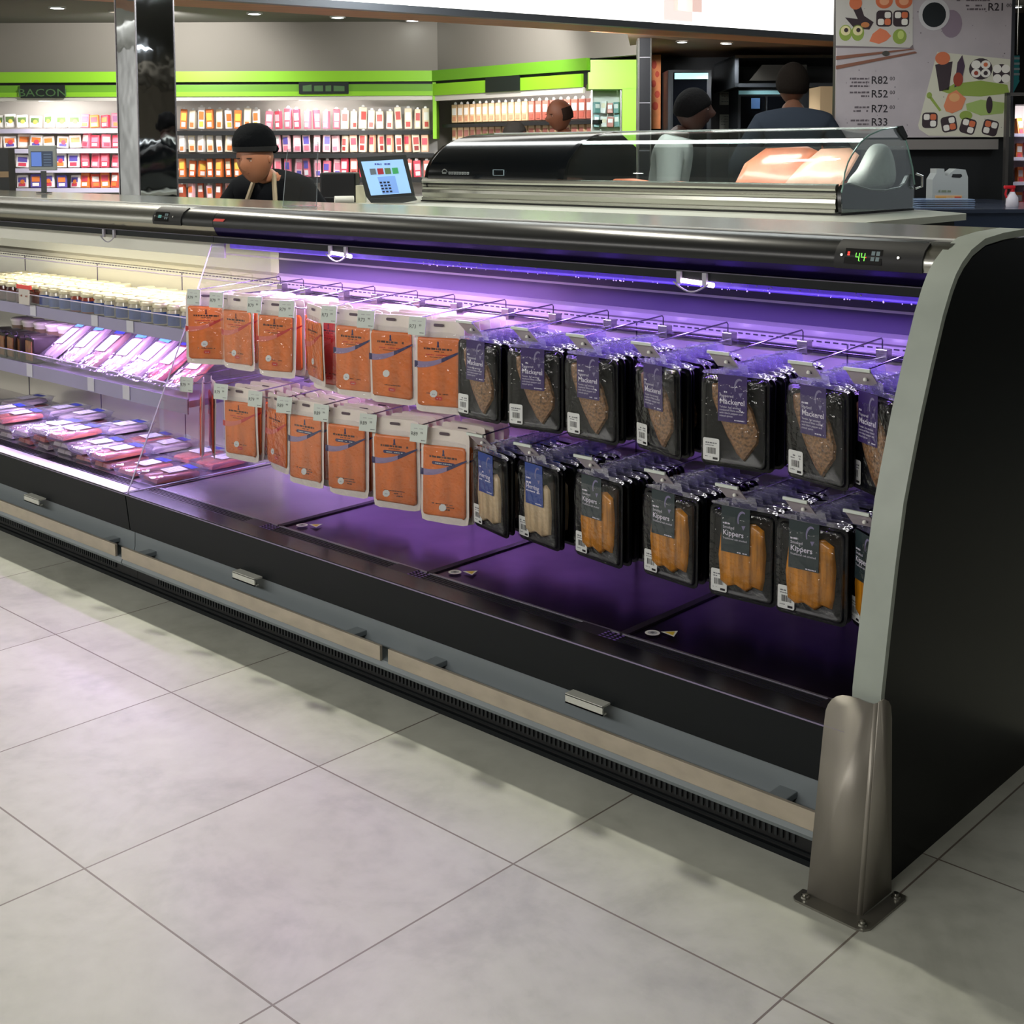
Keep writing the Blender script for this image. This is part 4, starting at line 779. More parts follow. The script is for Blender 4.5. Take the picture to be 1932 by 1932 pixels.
spot('kitchen_spot', bw(xat(1371, 13.6), 13.6, zf-.08), bw(xat(1371, 13.9), 13.9, 0), 60, 130, .05)
spot('cabinet_spot', bw(xat(300, 14.6), 14.6, zc-.05), bw(xat(300, 16), 16, 1.9), 260, 140, .1); spot('cabinet_spot', bw(xat(900, 13.6), 13.6, zc-.05), bw(xat(900, 15.4), 15.4, 1.9), 170, 140, .1)

# chrome pillar
def pillar():
    D = 8.; c = CP+D*(_f+RV*((262-CX)/FPX)-UV*((285-CY)/FPX)); t = thing('chrome_pillar', 'square mirror-chrome clad pillar behind the display case', 'pillar', (c.x-.11, c.y+.13, 0)); w0, w1 = .225, .266
    m = MB(); n = 14; H = zc; CH = P('pillar_chrome', (205, 208, 212), .035, 1., bump=((3.2, 3.2, 2.2), 1.))
    m.box((-.115, -.133, 0), (.115, .133, H), CH); m.obj('chrome_cladding', t)
    m = MB()
    for x, y in ((.115, -.133), (.115, .133), (-.115, -.133)): m.box((x-.004, y-.004, 0), (x+.004, y+.004, H), P('pillar_edge', (196, 190, 196), .25, 1.))
    m.obj('corner_strip', t)
pillar()
# black tiled column and poster
Yc = 12.6; c_ = BT('tiled_column', 'slim black tiled column with metal edges right of the green panel', 'column', (xat(1215, Yc), Yc+.1, 0))
m = MB(); X0, X1 = xat(1206, Yc), xat(1226, Yc); m.box((X0, Yc, 0), (X1, Yc+.15, zf-.05), P('column_tile', (13, 14, 17), .4))
for py in (109, 195, 285): m.box((X0, Yc-.002, zat(py, Yc)-.004), (X1, Yc, zat(py, Yc)+.004), P('column_grout', (110, 110, 114), .6))
c_.part('tiles', m); m = MB(); m.box((X0-.018, Yc-.003, 0), (X0, Yc+.15, zf-.05), STEEL); m.box((X1, Yc-.003, 0), (X1+.012, Yc+.15, zf-.05), STEEL); c_.part('edge_strips', m)
Yp = 14.6; p_ = BT('pizza_poster', 'narrow orange and red food poster beside the tiled column', 'poster', (xat(1238, Yp), Yp, zat(243, Yp)))
m = MB(); bx_px(m, 1228, 103, 1247, 243, Yp, .02, P('poster_orange', (232, 140, 84), .6, noise=((5, 5, 5), .25))); p_.part('sheet', m); m = MB()
for (x, y, a, b) in ((1234, 122, 5, 8), (1240, 140, 4, 6), (1233, 158, 5, 7), (1240, 178, 5, 7), (1236, 200, 6, 8)): X, Z = loc(x, y, Yp-.003); m.prism(disc(X, Z, a/FPX*Yp, b/FPX*Yp, 10), Yp-.003, Yp, P('poster_red', (200, 70, 46), .6), 'y')
p_.part('print', m)
# kitchen
Yq = 14.7
def bobj(name, label, cat, x0, y0, x1, y1, Y, d, floor=True):
    return BT(name, label, cat, (xat((x0+x1)/2, Y), Y+d/2, 0 if floor else zat(y1, Y)))
FR = P('fridge_frame', (40, 44, 48), .4); GB = P('glass_black', (8, 10, 14), .08)
k = bobj('upright_fridge', 'tall black glass-door fridge with a cyan light strip along its top', 'fridge', 1262, 133, 1340, 0, Yq-.6, .6)
m = MB(); X0, X1 = xat(1260, Yq-.6), xat(1341, Yq-.6); m.box((X0, Yq-.6, 0), (X1, Yq, zat(133, Yq-.6)), FR); k.part('body', m)
m = MB(); m.box((X0+.05, Yq-.62, .1), (X1-.05, Yq-.6, zat(138, Yq-.6)), GB); k.part('door', m); m = MB(); bx_px(m, 1273, 138, 1336, 149, Yq-.63, .01, P('cyan_strip', (170, 230, 230), .5, emit=(150, 220, 220), es=.8)); k.part('light_strip', m)
for i, (y0, y1) in enumerate(((136, 166), (173, 198), (216, 247))):
    k = bobj('wall_notice', f'{("upper", "middle", "lower")[i]} of the three pale paper notices on the black kitchen wall', 'notice', 1358, y0, 1375, y1, Yk+.28, .01, False); m = MB(); bx_px(m, 1358, y0, 1375, y1, Yk+.28, .015, P('notice_paper', (176, 178, 168), .6)); k.part('paper', m)
    m = MB(); rr = random.Random(i)
    for q in range(4): scrib(m, xat(1360, Yk+.28), xat(1373, Yk+.28), zat(y0+6+q*5, Yk+.28), .012, P('notice_print', (120, 122, 118), .6), Yk+.278, rr)
    k.part('print', m)
k = bobj('extractor_hood', 'large dark extractor hood with a thin shiny rim over the oven', 'hood', 1385, 100, 1640, 168, Yq-.9, .9, False)
m = MB(); X0, X1 = xat(1385, Yq-.9), xat(1700, Yq-.9); Z1, Z0 = zat(106, Yq-.9), zat(166, Yq-.9); m.box((X0, Yq-.9, Z0+.3), (X1, Yq+.5, Z1), KB); m.box((X0, Yq-.9, Z0), (X0+.04, Yq+.5, Z1), FR); m.box((X0, Yq-.9, Z0), (X1, Yq-.86, Z0+.04), FR); k.part('canopy', m)
m = MB(); m.box((X0, Yq-.93, Z1-.03), (X1, Yq-.9, Z1+.0), P('hood_rim', (120, 116, 104), .2, 1.)); k.part('rim', m)
m = MB(); m.prism([(xat(1412, Yq-.9), zat(154, Yq-.9)), (xat(1520, Yq-.9), zat(154, Yq-.9)), (xat(1520, Yq-.9), zat(124, Yq-.9)), (xat(1436, Yq-.9), zat(124, Yq-.9))], Yq-.905, Yq-.9, P('hood_panel', (34, 33, 30), .4), 'y'); k.part('filter_panel', m)
k = bobj('oven', 'black glass-fronted oven with a pale top strip, below the hood', 'oven', 1392, 172, 1478, 0, Yq-.6, .6)
m = MB(); X0, X1 = xat(1392, Yq-.6), xat(1560, Yq-.6); m.box((X0, Yq-.6, 0), (X1, Yq, zat(170, Yq-.6)), FR); k.part('body', m); m = MB(); bx_px(m, 1398, 182, 1443, 260, Yq-.62, .02, GB); bx_px(m, 1448, 182, 1500, 260, Yq-.62, .02, GB); k.part('glass_door', m)
m = MB(); bx_px(m, 1394, 171, 1472, 178, Yq-.63, .01, P('pale_strip', (110, 150, 156), .4, emit=(90, 130, 136), es=.4)); k.part('top_strip', m)
m = MB(); bx_px(m, 1418, 185, 1434, 205, Yq-.64, .015, P('oven_glow', (50, 76, 110), .4, emit=(40, 66, 104), es=.5)); k.part('display', m)
k = bobj('cream_cabinet', 'cream cabinet with an orange base, left of the menu board', 'cabinet', 1546, 165, 1600, 0, 13.4, .5)
m = MB(); X0, X1 = xat(1546, 13.4), xat(1600, 13.4); m.box((X0, 13.4, zat(234, 13.4)), (X1, 13.9, zat(165, 13.4)), P('cream_panel', (206, 178, 140), .6)); k.part('cream_body', m); m = MB(); m.box((X0, 13.39, 0), (X1, 13.9, zat(234, 13.4)), P('orange_panel', (190, 84, 44), .6)); k.part('orange_base', m)

# menu board on its black partition
Ym = 8.5
mb_ = BT('menu_board', 'large sushi menu board with prices hanging above the back counter', 'menu board', (xat(1742, Ym), Ym, zat(262, Ym)))
BG = P('board_lilac_grey', (178, 168, 172), .55, noise=((4, 4, 4), .10, 5)); m = MB(); XL_, XR_ = xat(1576, Ym), xat(1905, Ym); ZB = zat(262, Ym); m.box((XL_, Ym, ZB), (XR_, Ym+.03, zat(-150, Ym)), BG); m.box((XR_-.01, Ym-.003, ZB), (XR_+.012, Ym+.03, zat(-150, Ym)), P('board_frame', (50, 50, 56), .4)); mb_.part('board', m)
PR = random.Random(4); S1 = FPX/Ym
def bp(px, py): return loc(px, py, Ym)
def bpoly(mm, pts, m, k=1): mm.prism([bp(*p) for p in pts][::-1], Ym-.0015*k, Ym-.0015*(k-1), m, 'y')
def bdisc(mm, x, y, rx, ry, m, k=1, n=18, rot=0): X, Z = bp(x, y); mm.prism(disc(X, Z, rx/S1, ry/S1, n, rot), Ym-.0015*k, Ym-.0015*(k-1), m, 'y')
C = lambda n, c: P('menu_'+n, c, .55)
pl = MB(); PLT = C('plate', (196, 190, 184)); bpoly(pl, [(1574+3, -120), (1722, -120), (1722, 84), (1716, 90), (1577, 86)], PLT, 2); bpoly(pl, [(1577, 90), (1724, 92), (1722, 84), (1577, 86)], C('shade', (120, 108, 112)), 1)
bpoly(pl, [(1768, 98), (1906, 112), (1906, 258), (1870, 259), (1752, 256), (1734, 244), (1732, 236)], C('plate2', (204, 200, 182)), 2); bdisc(pl, 1762, 27, 29, 30, C('bowl', (198, 194, 196)), 3, 28); bdisc(pl, 1762, 28, 22, 23, C('soy', (20, 26, 30)), 4, 28); bdisc(pl, 1795, 45, 20, 26, C('stain', (140, 122, 136)), 1); mb_.part('printed_plates', pl)
fd = MB(); NORI, RICE, SALM, GRNF = C('nori', (54, 40, 46)), C('rice', (228, 222, 214)), C('salmon', (206, 108, 70)), C('cucumber', (140, 160, 70))
def roll(x, y, r, rot=0, sq=True):
    X, Z = bp(x, y); mm = MB()
    if sq:
        p = rrect(-r*1.0/S1, -r/S1, r/S1, r/S1, r*.45/S1, 3); c, s = math.cos(rot), math.sin(rot); mm.prism([(X+a*c-b*s, Z+a*s+b*c) for a, b in p], Ym-.0045, Ym-.003, NORI, 'y')
        for i, (dx, dy, cc) in enumerate(((-.42, .42, NORI), (.42, .42, RICE), (-.42, -.42, RICE), (.42, -.42, SALM))):
            q = rrect((dx-.38)*r/S1, (dy-.38)*r/S1, (dx+.38)*r/S1, (dy+.38)*r/S1, r*.2/S1, 2); mm.prism([(X+a*c-b*s, Z+a*s+b*c) for a, b in q], Ym-.006, Ym-.0045, cc, 'y')
    mb_.part('printed_roll', mm)
for a in ((1668, 35, 15, 0), (1700, 35, 15, 1.57)): roll(*a)
for x in (1668, 1705): bdisc(fd, x, 2, 16, 14, SALM, 3); bdisc(fd, x, 2, 9, 8, C('salmon_light', (226, 160, 124)), 4)
for x in (1595, 1618): bdisc(fd, x, 62, 12, 15, GRNF, 3); bdisc(fd, x, 58, 9, 9, C('roll_cream', (222, 210, 160)), 4); bdisc(fd, x+1, 57, 4, 4, NORI, 5)
bpoly(fd, [(1594, 33), (1618, 36), (1606, 10), (1622, 6), (1630, 30), (1648, 42), (1640, 56), (1612, 54)], NORI, 3); bdisc(fd, 1614, 6, 12, 12, C('tempura', (206, 112, 74)), 4); bdisc(fd, 1632, 47, 8, 5, C('tempura2', (190, 120, 70)), 4)
bpoly(fd, [(1640, 78), (1646, 64), (1660, 53), (1672, 58), (1681, 68), (1672, 77), (1658, 83)], C('ginger', (216, 120, 84)), 3); bdisc(fd, 1697, 69, 13, 14, GRNF, 3); bdisc(fd, 1699, 66, 6, 8, C('wasabi', (186, 200, 110)), 4)
bpoly(fd, [(1764, 122), (1797, 116), (1790, 170), (1772, 172)], NORI, 3); bdisc(fd, 1778, 110, 14, 12, C('tempura', (206, 112, 74)), 4); bpoly(fd, [(1800, 165), (1806, 118), (1815, 104), (1820, 125), (1812, 160)], C('nori2', (66, 46, 66)), 4); bdisc(fd, 1807, 150, 9, 13, C('dark_red', (150, 60, 40)), 5)
bdisc(fd, 1850, 130, 22, 20, NORI, 3); [bdisc(fd, 1850+dx, 130+dy, 9, 8, RICE, 4) for dx in (-9, 9) for dy in (-8, 8)]; [bdisc(fd, 1850+dx, 130+dy, 4, 4, cc, 5) for dx, dy, cc in ((-9, 8, C('dark_red', (150, 60, 40))), (9, -8, SALM), (9, 8, NORI))]
bdisc(fd, 1889, 139, 16, 18, NORI, 3); [bdisc(fd, 1885+dx, 139+dy, 8, 8, RICE, 4) for dx in (-4, 12) for dy in (-9, 9)]
bpoly(fd, [(1776, 172), (1800, 158), (1850, 152), (1900, 160), (1904, 176), (1850, 182), (1800, 180)], GRNF, 3); bpoly(fd, [(1822, 196), (1850, 188), (1896, 194), (1892, 214), (1850, 218), (1824, 208)], C('cucumber2', (156, 178, 100)), 3); bdisc(fd, 1866, 198, 6, 16, NORI, 4)
bpoly(fd, [(1780, 200), (1788, 178), (1804, 170), (1822, 186), (1814, 206), (1796, 214), (1784, 210)], C('ginger2', (216, 130, 90)), 4); bdisc(fd, 1800, 184, 10, 8, C('ginger3', (222, 164, 110)), 5); bdisc(fd, 1753, 180, 5, 6, GRNF, 3); bpoly(fd, [(1752, 184), (1757, 182), (1776, 208), (1772, 210)], GRNF, 3); bdisc(fd, 1822, 218, 12, 9, GRNF, 3)
for x, y, rt_ in ((1754, 227, 1.57), (1790, 234, .2), (1826, 238, 1.3), (1868, 241, 2.9)): roll(x, y, 14.5, rt_)
for _ in range(60): x = PR.uniform(1582, 1898); y = PR.uniform(0, 250); r = PR.uniform(.5, 1.3); bdisc(fd, x, y, r, r, C('speck', (96, 84, 92)), 2, 5)
mb_.part('printed_food', fd)
ch = MB(); CHP = C('chopstick', (130, 84, 66)); bpoly(ch, [(1577, 106), (1718, 92), (1727, 93), (1577, 113)], CHP, 3); bpoly(ch, [(1577, 124), (1726, 97), (1730, 100), (1577, 131)], CHP, 3); bdisc(ch, 1671, 101, 7, 5, C('rest', (70, 66, 60)), 4); mb_.part('printed_chopsticks', ch)
DKG = C('ink', (44, 38, 44)); LG = C('ink_small', (96, 86, 92))
for px, py, a, b, rows in ((1640, 158, 'R82', '00', 3), (1640, 184, 'R52', '00', 2), (1640, 212, 'R72', '00', 2), (1640, 237, 'R33', '', 2), (1860, 20, 'R21', '00', 2)):
    tx = MB(); X, Z = bp(px+3, py); tx.text(a, 20/S1, X, Z, DKG, Ym-.002, bold=.012); 
    if b: tx.text(b, 10/S1, X+35/S1, Z+6/S1, DKG, Ym-.002)
    for q in range(rows): w_ = PR.uniform(26, 38); x1, z1 = bp(px, py-8+q*7); scrib(tx, x1-w_/S1, x1, z1, 4/S1, LG, Ym-.002, PR)
    mb_.part('price_text', tx)
tx = MB(); x1, z1 = bp(1870, 2); scrib(tx, x1-70/S1, x1, z1, 4/S1, LG, Ym-.002, PR)
mb_.part('small_print', tx)
pt_ = BT('service_partition', 'black partition with a grey ledge below the menu board', 'partition', (xat(1742, Ym+.3), Ym+.2, 0))
m = MB(); m.box((xat(1640, Ym+.06), Ym+.06, 0), (xat(1903, Ym+.06), Ym+.25, zat(262, Ym)), P('partition_black', (10, 12, 16), .5)); m.box((xat(1576, Ym+.06), Ym+.06, zat(262, Ym)), (XR_, Ym+.16, zat(-150, Ym)), P('partition_black', (10, 12, 16), .5)); pt_.part('panel', m)
m = MB(); m.box((xat(1600, Ym), Ym-.03, zat(285, Ym)), (xat(1880, Ym), Ym+.06, zat(266, Ym)), P('ledge_grey', (122, 116, 112), .5)); pt_.part('ledge', m)
m = MB(); X0, X1 = xat(1897, 8.3), xat(1903, 8.3); m.box((X0, 8.3, 0), (X1, 8.34, zat(178, 8.3)), P('post_metal', (110, 106, 104), .35, .8)); m.box((X0, 8.3, zat(178, 8.3)-.02), (xat(1960, 8.3), 8.34, zat(178, 8.3)), P('post_metal', (110, 106, 104), .35, .8)); o = BT('metal_post', 'thin grey metal post and rail at the right edge of the menu board', 'post', (X0, 8.3, 0)); o.part('post', m)
# counter below, jug, lids, spray bottle
q = BT('back_counter', 'dark blue-grey back counter at the right beyond the display case', 'counter', (xat(1900, 7.4), 7.7, 0)); ZC = zat(398, 7.0)
m = MB(); X0, X1 = xat(1690, 7.0), xat(2060, 7.0); m.box((X0, 7.0, 0), (X1, 8.45, ZC-.02), P('counter_slate', (50, 58, 76), .22)); q.part('body', m); m = MB(); m.box((X0, 6.99, ZC-.02), (X1, 8.46, ZC), P('counter_top', (58, 64, 80), .2)); q.part('worktop', m)
JW = P('jug_white', (168, 172, 172), .4); q = BT('plastic_jug', 'white plastic jug with handle and label standing on the back counter', 'jug', (xat(1788, 7.9), 7.9, ZC)); X = xat(1788, 7.9); s = 7.9/FPX
m = MB(); o_ = [(-33, 0), (33, 0), (34, 10), (33, 48), (28, 62), (10, 64), (2, 58), (-6, 50), (-10, 52), (-12, 64), (-26, 64), (-26, 56), (-33, 44)]
hole = [(22, 50), (20, 54), (4, 54), (2, 48), (18, 47)]
m.prism([(X+a*s, ZC+b*s*1.0) for a, b in o_], 7.84, 7.96, JW, 'y'); q.part('jug_body', m)
m = MB(); m.prism([(X+a*s, ZC+b*s) for a, b in hole][::-1], 7.838, 7.84, P('jug_gap', (24, 24, 28), .6), 'y'); q.part('handle_opening', m)
m = MB(); m.box((X-28*s, 7.835, ZC+3*s), (X+22*s, 7.84, ZC+14*s), P('jug_label', (214, 170, 120), .5)); m.box((X-26*s, 7.833, ZC+4*s), (X-8*s, 7.835, ZC+12*s), P('jug_orange', (200, 150, 70), .5)); m.box((X+8*s, 7.833, ZC+4*s), (X+20*s, 7.835, ZC+12*s), P('jug_red', (190, 74, 50), .5)); scrib(m, X-22*s, X+18*s, ZC+20*s, 5*s, P('jug_print', (120, 130, 110), .5), 7.838, PR); q.part('label', m)
q = BT('lid_stack', 'stack of clear bluish plastic lids in front of the white jug', 'lids', (xat(1780, 7.3), 7.3, ZC)); X = xat(1780, 7.3); m = MB(); LP = P('lid_plastic', (150, 170, 200), .2, alpha=.75)
for i in range(5): m.prism(rrect(X-.165+.003*(i % 2), 7.2, X+.155+.003*(i % 2), 7.42, .03, 3), ZC+i*.010, ZC+i*.010+.005, LP, 'z')
q.part('lids', m)
q = BT('spray_bottle', 'spray bottle with red trigger and white body on the back counter', 'bottle', (xat(1912, 7.3), 7.3, ZC)); X = xat(1912, 7.3)
m = MB(); m.lathe([(0, 0), (.032, 0), (.034, .01), (.032, .05), (.016, .075), (.012, .085), (0, .085)], P('bottle_white', (214, 206, 214), .35), 16, (X, 7.3, ZC)); q.part('bottle_body', m)
m = MB(); m.box((X-.045, 7.285, ZC+.10), (X+.012, 7.315, ZC+.118), P('trigger_red', (206, 30, 40), .4), bev=.004); m.tube([(X-.03, 7.3, ZC+.104), (X-.038, 7.3, ZC+.07), (X-.030, 7.3, ZC+.05)], .006, P('trigger_red', (206, 30, 40), .4), 8); m.lathe([(.013, .082), (.013, .10), (0, .10)], P('trigger_red', (206, 30, 40), .4), 12, (X, 7.3, ZC)); q.part('trigger', m)
# shop beyond the post on the far right
Yf = 12.; q = BT('wall_cabinet', 'bright stocked cabinet glimpsed at the right edge of the photo', 'refrigerator', (xat(1960, Yf), Yf+.3, 0)); X0, X1 = xat(1913, Yf), xat(2100, Yf)
m = MB(); m.box((X0, Yf+.4, 0), (X1, Yf+.5, zat(196, Yf)), P('cab_lit', (226, 214, 214), .5)); m.box((X0-.06, Yf, 0), (X0, Yf+.5, zat(196, Yf)), MATBLK); m.box((X0-.06, Yf, zat(200, Yf)), (X1, Yf+.5, zat(182, Yf)), MATBLK); q.part('body', m)
for py in (255, 300, 347, 392): m = MB(); m.box((X0, Yf+.05, zat(py, Yf)-.03), (X1, Yf+.4, zat(py, Yf)), P('rail_lilac', (206, 200, 222), .4)); q.part('shelf', m)
for i, py in enumerate((255, 300, 347, 392)): prow(1915, 1962, py, 32, 15, [(OR, W_, RD), (RD, OR, W_), (PKL, W_, RD)], 'small red or orange packet in the cabinet at the right edge', 'packets at the right edge', False, Yf+.0)
area('cabinet_light', bw(xat(1950, Yf), Yf+.03, zat(203, Yf)), bw(xat(1950, Yf), Yf+.3, 1.2), 1.2, .06, 14)
q = BT('striped_sign', 'small teal and white striped sign beside the menu board', 'sign', (xat(1916, 10.5), 10.5, zat(175, 10.5))); m = MB(); m.box((xat(1916, 10.5)-.004, 10.508, zat(106, 10.5)), (xat(1916, 10.5)+.004, 10.516, zc), STEEL); bx_px(m, 1908, 105, 1924, 152, 10.5, .02, P('sign_teal', (70, 170, 180), .4)); m.prism([loc(1908, 152, 10.5), loc(1924, 152, 10.5), loc(1912, 175, 10.5), loc(1907, 175, 10.5)], 10.5, 10.52, P('sign_teal', (70, 170, 180), .4), 'y')
for k_ in range(4): bx_px(m, 1908, 108+k_*10, 1924, 112+k_*10, 10.49, .01, P('sign_pale', (190, 206, 214), .4))
q.part('board', m)
for i, (x, y) in enumerate(((1919, 12), (1913, 110))): downlight(x, y, (zc-.001, 2.35)[i], (.05, .03)[i], ('lit spotlight in the top right corner of the photo', 'tiny lit spotlight above the striped sign')[i])
# ------------------------------------------------------------------ deli counter behind the case
SZ = 1.1; SX0, SX1 = -2.0, .665; SYF, SYB = 3.304, 3.99
t = thing('deli_counter', 'white-topped deli counter with black base carrying the curved glass serve-over', 'counter', (-.5, 3.4, 0))
def tp(n, mb, t, o): mb.v = [(a-o[0], b-o[1], c-o[2]) for a, b, c in mb.v]; return mb.obj(n, t)
OO = (-.5, 3.4, 0)
m = MB(); m.box((-2.55, 2.93, 0), (.955, 3.78, SZ-.028), MATBLK); m.box((-2.55, 3.78, 0), (.62, 3.98, SZ-.028), MATBLK); tp('base', m, t, OO)
m = MB(); m.prism([(-2.6, 2.88), (1.0, 2.88), (1.0, 3.80), (.98, 3.84), (.70, 4.02), (-2.6, 4.02)], SZ-.028, SZ, P('slab_white', (214, 216, 204), .3), 'z'); tp('slab', m, t, OO)
so = (-.67, 3.65, SZ); s = thing('serve_over', 'long countertop glass serve-over cabinet with black left end and ribbed metal front', 'display cabinet', so)
def cur(y, z): return (y, z)
GL = [(3.312, 1.235), (3.325, 1.285), (3.352, 1.33), (3.397, 1.371), (3.46, 1.415), (3.537, 1.447), (3.65, 1.472), (3.785, 1.484)]
m = MB(); AL = P('ribbed_metal', (196, 196, 186), .24, .9)
rib = [(3.304, 1.105), (3.298, 1.112), (3.298, 1.124), (3.306, 1.128), (3.304, 1.14), (3.300, 1.152), (3.302, 1.168), (3.308, 1.172), (3.306, 1.180), (3.310, 1.184), (3.304, 1.19), (3.306, 1.198), (3.312, 1.2), (3.300, 1.206), (3.298, 1.215), (3.302, 1.228), (3.312, 1.235)]
m.prism(rib+[(3.33, 1.235), (3.33, 1.105)], SX0+.03, SX1-.03, AL); m.box((SX0+.03, 3.297, 1.2), (SX1-.03, 3.303, 1.2035), MATBLK); tp('ribbed_front', m, s, so)
m = MB(); m.box((SX0+.04, 3.33, SZ+.002), (SX1-.04, 3.97, 1.19), MATBLK); m.box((SX0+.02, 3.30, SZ), (SX1, 3.985, SZ+.008), MATBLK); m.box((-.95, 3.97, 1.19), (SX1-.04, 3.975, 1.40), P('rear_sliding_glass', (50, 54, 56), .2, alpha=.25)); tp('base_tray', m, s, so)
m = MB(); m.strip(GL[::-1], -.004, -.92, SX1-.005, GLASSC); m.box((SX0+.15, 3.77, 1.478), (SX1, 3.80, 1.488), P('top_trim', (200, 206, 204), .15, .8)); tp('curved_glass', m, s, so)
m = MB(); GLb = [(a-.003, b+.002) for a, b in GL]; BK = P('glossy_end_black', (12, 16, 20), .12)
m.prism(GLb+[(3.83, 1.478), (3.97, 1.40), (3.975, 1.19), (3.33, 1.19), (3.31, 1.2)], -1.93, -.96, BK)
m.add([(-.96, a, b) for a, b in GLb]+[(-.96+.05*(1-k/7)+.012, a+.002, b-.001) for k, (a, b) in enumerate(GLb)], [(i, i+1, 9+i, 8+i) for i in range(7)], BK, True)
# rounded left end
end = [(3.33, SZ+.006), (3.30, 1.2)]+GLb+[(3.83, 1.478), (3.97, 1.40), (3.975, SZ+.006)]; cy_, cz_ = 3.62, 1.26; n = len(end)
vs = []; 
for dx, sc in ((0, 1), (-.035, .97), (-.06, .90), (-.075, .78)): vs += [(-1.93+dx, cy_+(a-cy_)*sc, cz_+(b-cz_)*sc) for a, b in end]
fs = [(r*n+i, r*n+(i+1) % n, (r+1)*n+(i+1) % n, (r+1)*n+i) for r in range(3) for i in range(n)]+[[3*n+i for i in range(n)]]; m.add(vs, fs, BK, True); tp('black_end', m, s, so)
m = MB(); LG_ = P('logo_grey', (150, 156, 158), .4); yy = 3.309
M1 = Matrix(((1, 0, 0, 0), (0, 1, .22, 0), (0, 0, 1, 0), (0, 0, 0, 1)))
m.lathe([(.0235, 0), (.0235, .001), (.018, .001), (.018, 0)], LG_, 20, caps=False, M=Matrix.Translation((-1.80, 3.318, 1.262)) @ Matrix.Rotation(R(98), 4, 'X')); m.box((-1.815, 3.312, 1.258), (-1.785, 3.3165, 1.266), LG_)
for k in range(8): m.box((-1.765+k*.0205, 3.312, 1.254), (-1.75+k*.0205, 3.3165, 1.270), LG_); m.box((-1.760+k*.0205, 3.3112, 1.259), (-1.755+k*.0205, 3.3125, 1.265), BK)
SQ = P('switch_rim', (170, 190, 200), .4)
for a, b in (((-1.42, 1.252), (-1.34, 1.254)), ((-1.42, 1.282), (-1.34, 1.284))): m.box((a[0], 3.308, a[1]), (b[0], 3.3135, b[1]), SQ)
m.box((-1.42, 3.308, 1.252), (-1.417, 3.3135, 1.284), SQ); m.box((-1.343, 3.308, 1.252), (-1.34, 3.3135, 1.284), SQ); tp('logo_and_switch', m, s, so)
m = MB(); eg = [(3.312, SZ+.01), (3.300, 1.2)]+[(a, b) for a, b in GL]+[(3.83, 1.487), (3.87, 1.452), (3.91, 1.392), (3.96, 1.30), (3.985, 1.22), (3.985, SZ+.01)]
m.prism(eg, SX1-.004, SX1, GLASSC); RG = P('glass_edge_green', (150, 186, 178), .15, .2)
pth = [(SX1, a, b) for a, b in eg[1:-1]]; m.tube(pth, .0035, RG, 6); tp('end_glass', m, s, so)
m = MB(); wv = [(3.315, SZ+.012), (3.305, 1.20), (3.325, 1.232), (3.37, 1.236), (3.45, 1.222), (3.56, 1.205), (3.70, 1.198), (3.84, 1.208), (3.90, 1.228), (3.93, 1.26), (3.968, 1.27), (3.983, 1.20), (3.983, SZ+.012)]
m.prism(wv, SX1-.024, SX1-.006, P('end_cap_black', (20, 24, 24), .2)); m.tube([(SX1-.004, a, b+.002) for a, b in wv[1:10]], .004, P('cap_line', (150, 156, 156), .3), 6); m.prism([(3.80, 1.488), (3.845, 1.492), (3.895, 1.445), (3.875, 1.425), (3.825, 1.455), (3.805, 1.47)], SX1-.02, SX1+.006, MATBLK); tp('end_cap', m, s, so)
m = MB(); m.tube([(SX1+.005, 3.985, 1.20), (SX1+.03, 4.0, 1.21), (SX1+.03, 4.0, 1.26), (SX1+.005, 3.985, 1.27)], .006, CHROME, 8); tp('chrome_catch', m, s, so)
# food inside
area('serve_light', (-.15, 3.55, 1.435), (-.15, 3.66, 1.2), 1.5, .03, 4.5, (1, .97, .92))
FF = P('big_fillet', (214, 122, 88), .4, coat=.3, noise=((14, 14, 14), .22), bump=((16, 16, 16), .4)); FF2 = P('big_fillet_pale', (222, 170, 146), .4, coat=.3, noise=((14, 14, 14), .15), bump=((16, 16, 16), .4))
def slabfood(name, label, cat, x, y, w_, h, mat, lean, yaw, th=.03, poly=None):
    t = thing(name, label, cat, (x, y, 1.192), R(yaw)); mm = MB(); poly = poly or [(-w_*.5, 0), (w_*.45, .0), (w_*.5, h*.3), (w_*.42, h*.8), (w_*.1, h), (-w_*.4, h*.92), (-w_*.52, h*.5)]
    dome(mm, poly, 0, th, mat); dome(mm, [(a, b) for a, b in poly][::-1], 0, -.01, mat); o = mm.obj('flesh', t); o.rotation_euler = (R(lean), 0, 0); return t
slabfood('salmon_fillet', 'deep orange salmon side leaning inside the serve-over, left of the pale one', 'fish', .12, 3.62, .34, .24, FF, -34, 12, .012, [(-.20, 0), (.10, 0), (.19, .22), (.13, .25), (-.08, .24), (-.17, .15)]); slabfood('salmon_fillet', 'paler salmon side with cut edge beside the white bag in the serve-over', 'fish', .36, 3.60, .30, .23, FF2, -34, 8, .014, [(-.17, .01), (-.10, 0), (.12, .02), (.17, .20), (.12, .24), (-.02, .235), (-.10, .14)])
slabfood('salmon_fillet', 'small flat orange fillet at the middle of the serve-over', 'fish', -.42, 3.62, .30, .035, FF, -10, 0); slabfood('salmon_fillet', 'flat orange fillet near the black end inside the serve-over', 'fish', -.74, 3.64, .26, .045, FF, -10, 0)
t = thing('white_bag', 'crumpled white cloth bag at the right end inside the serve-over', 'bag', (.585, 3.72, 1.192)); m = MB(); rb = random.Random(8)
prof = [(-.22, 0), (.19, 0), (.20, .10), (.17, .19), (.10, .23), (.02, .225), (-.03, .17), (-.10, .11), (-.18, .07)]
vs = []; n = len(prof)
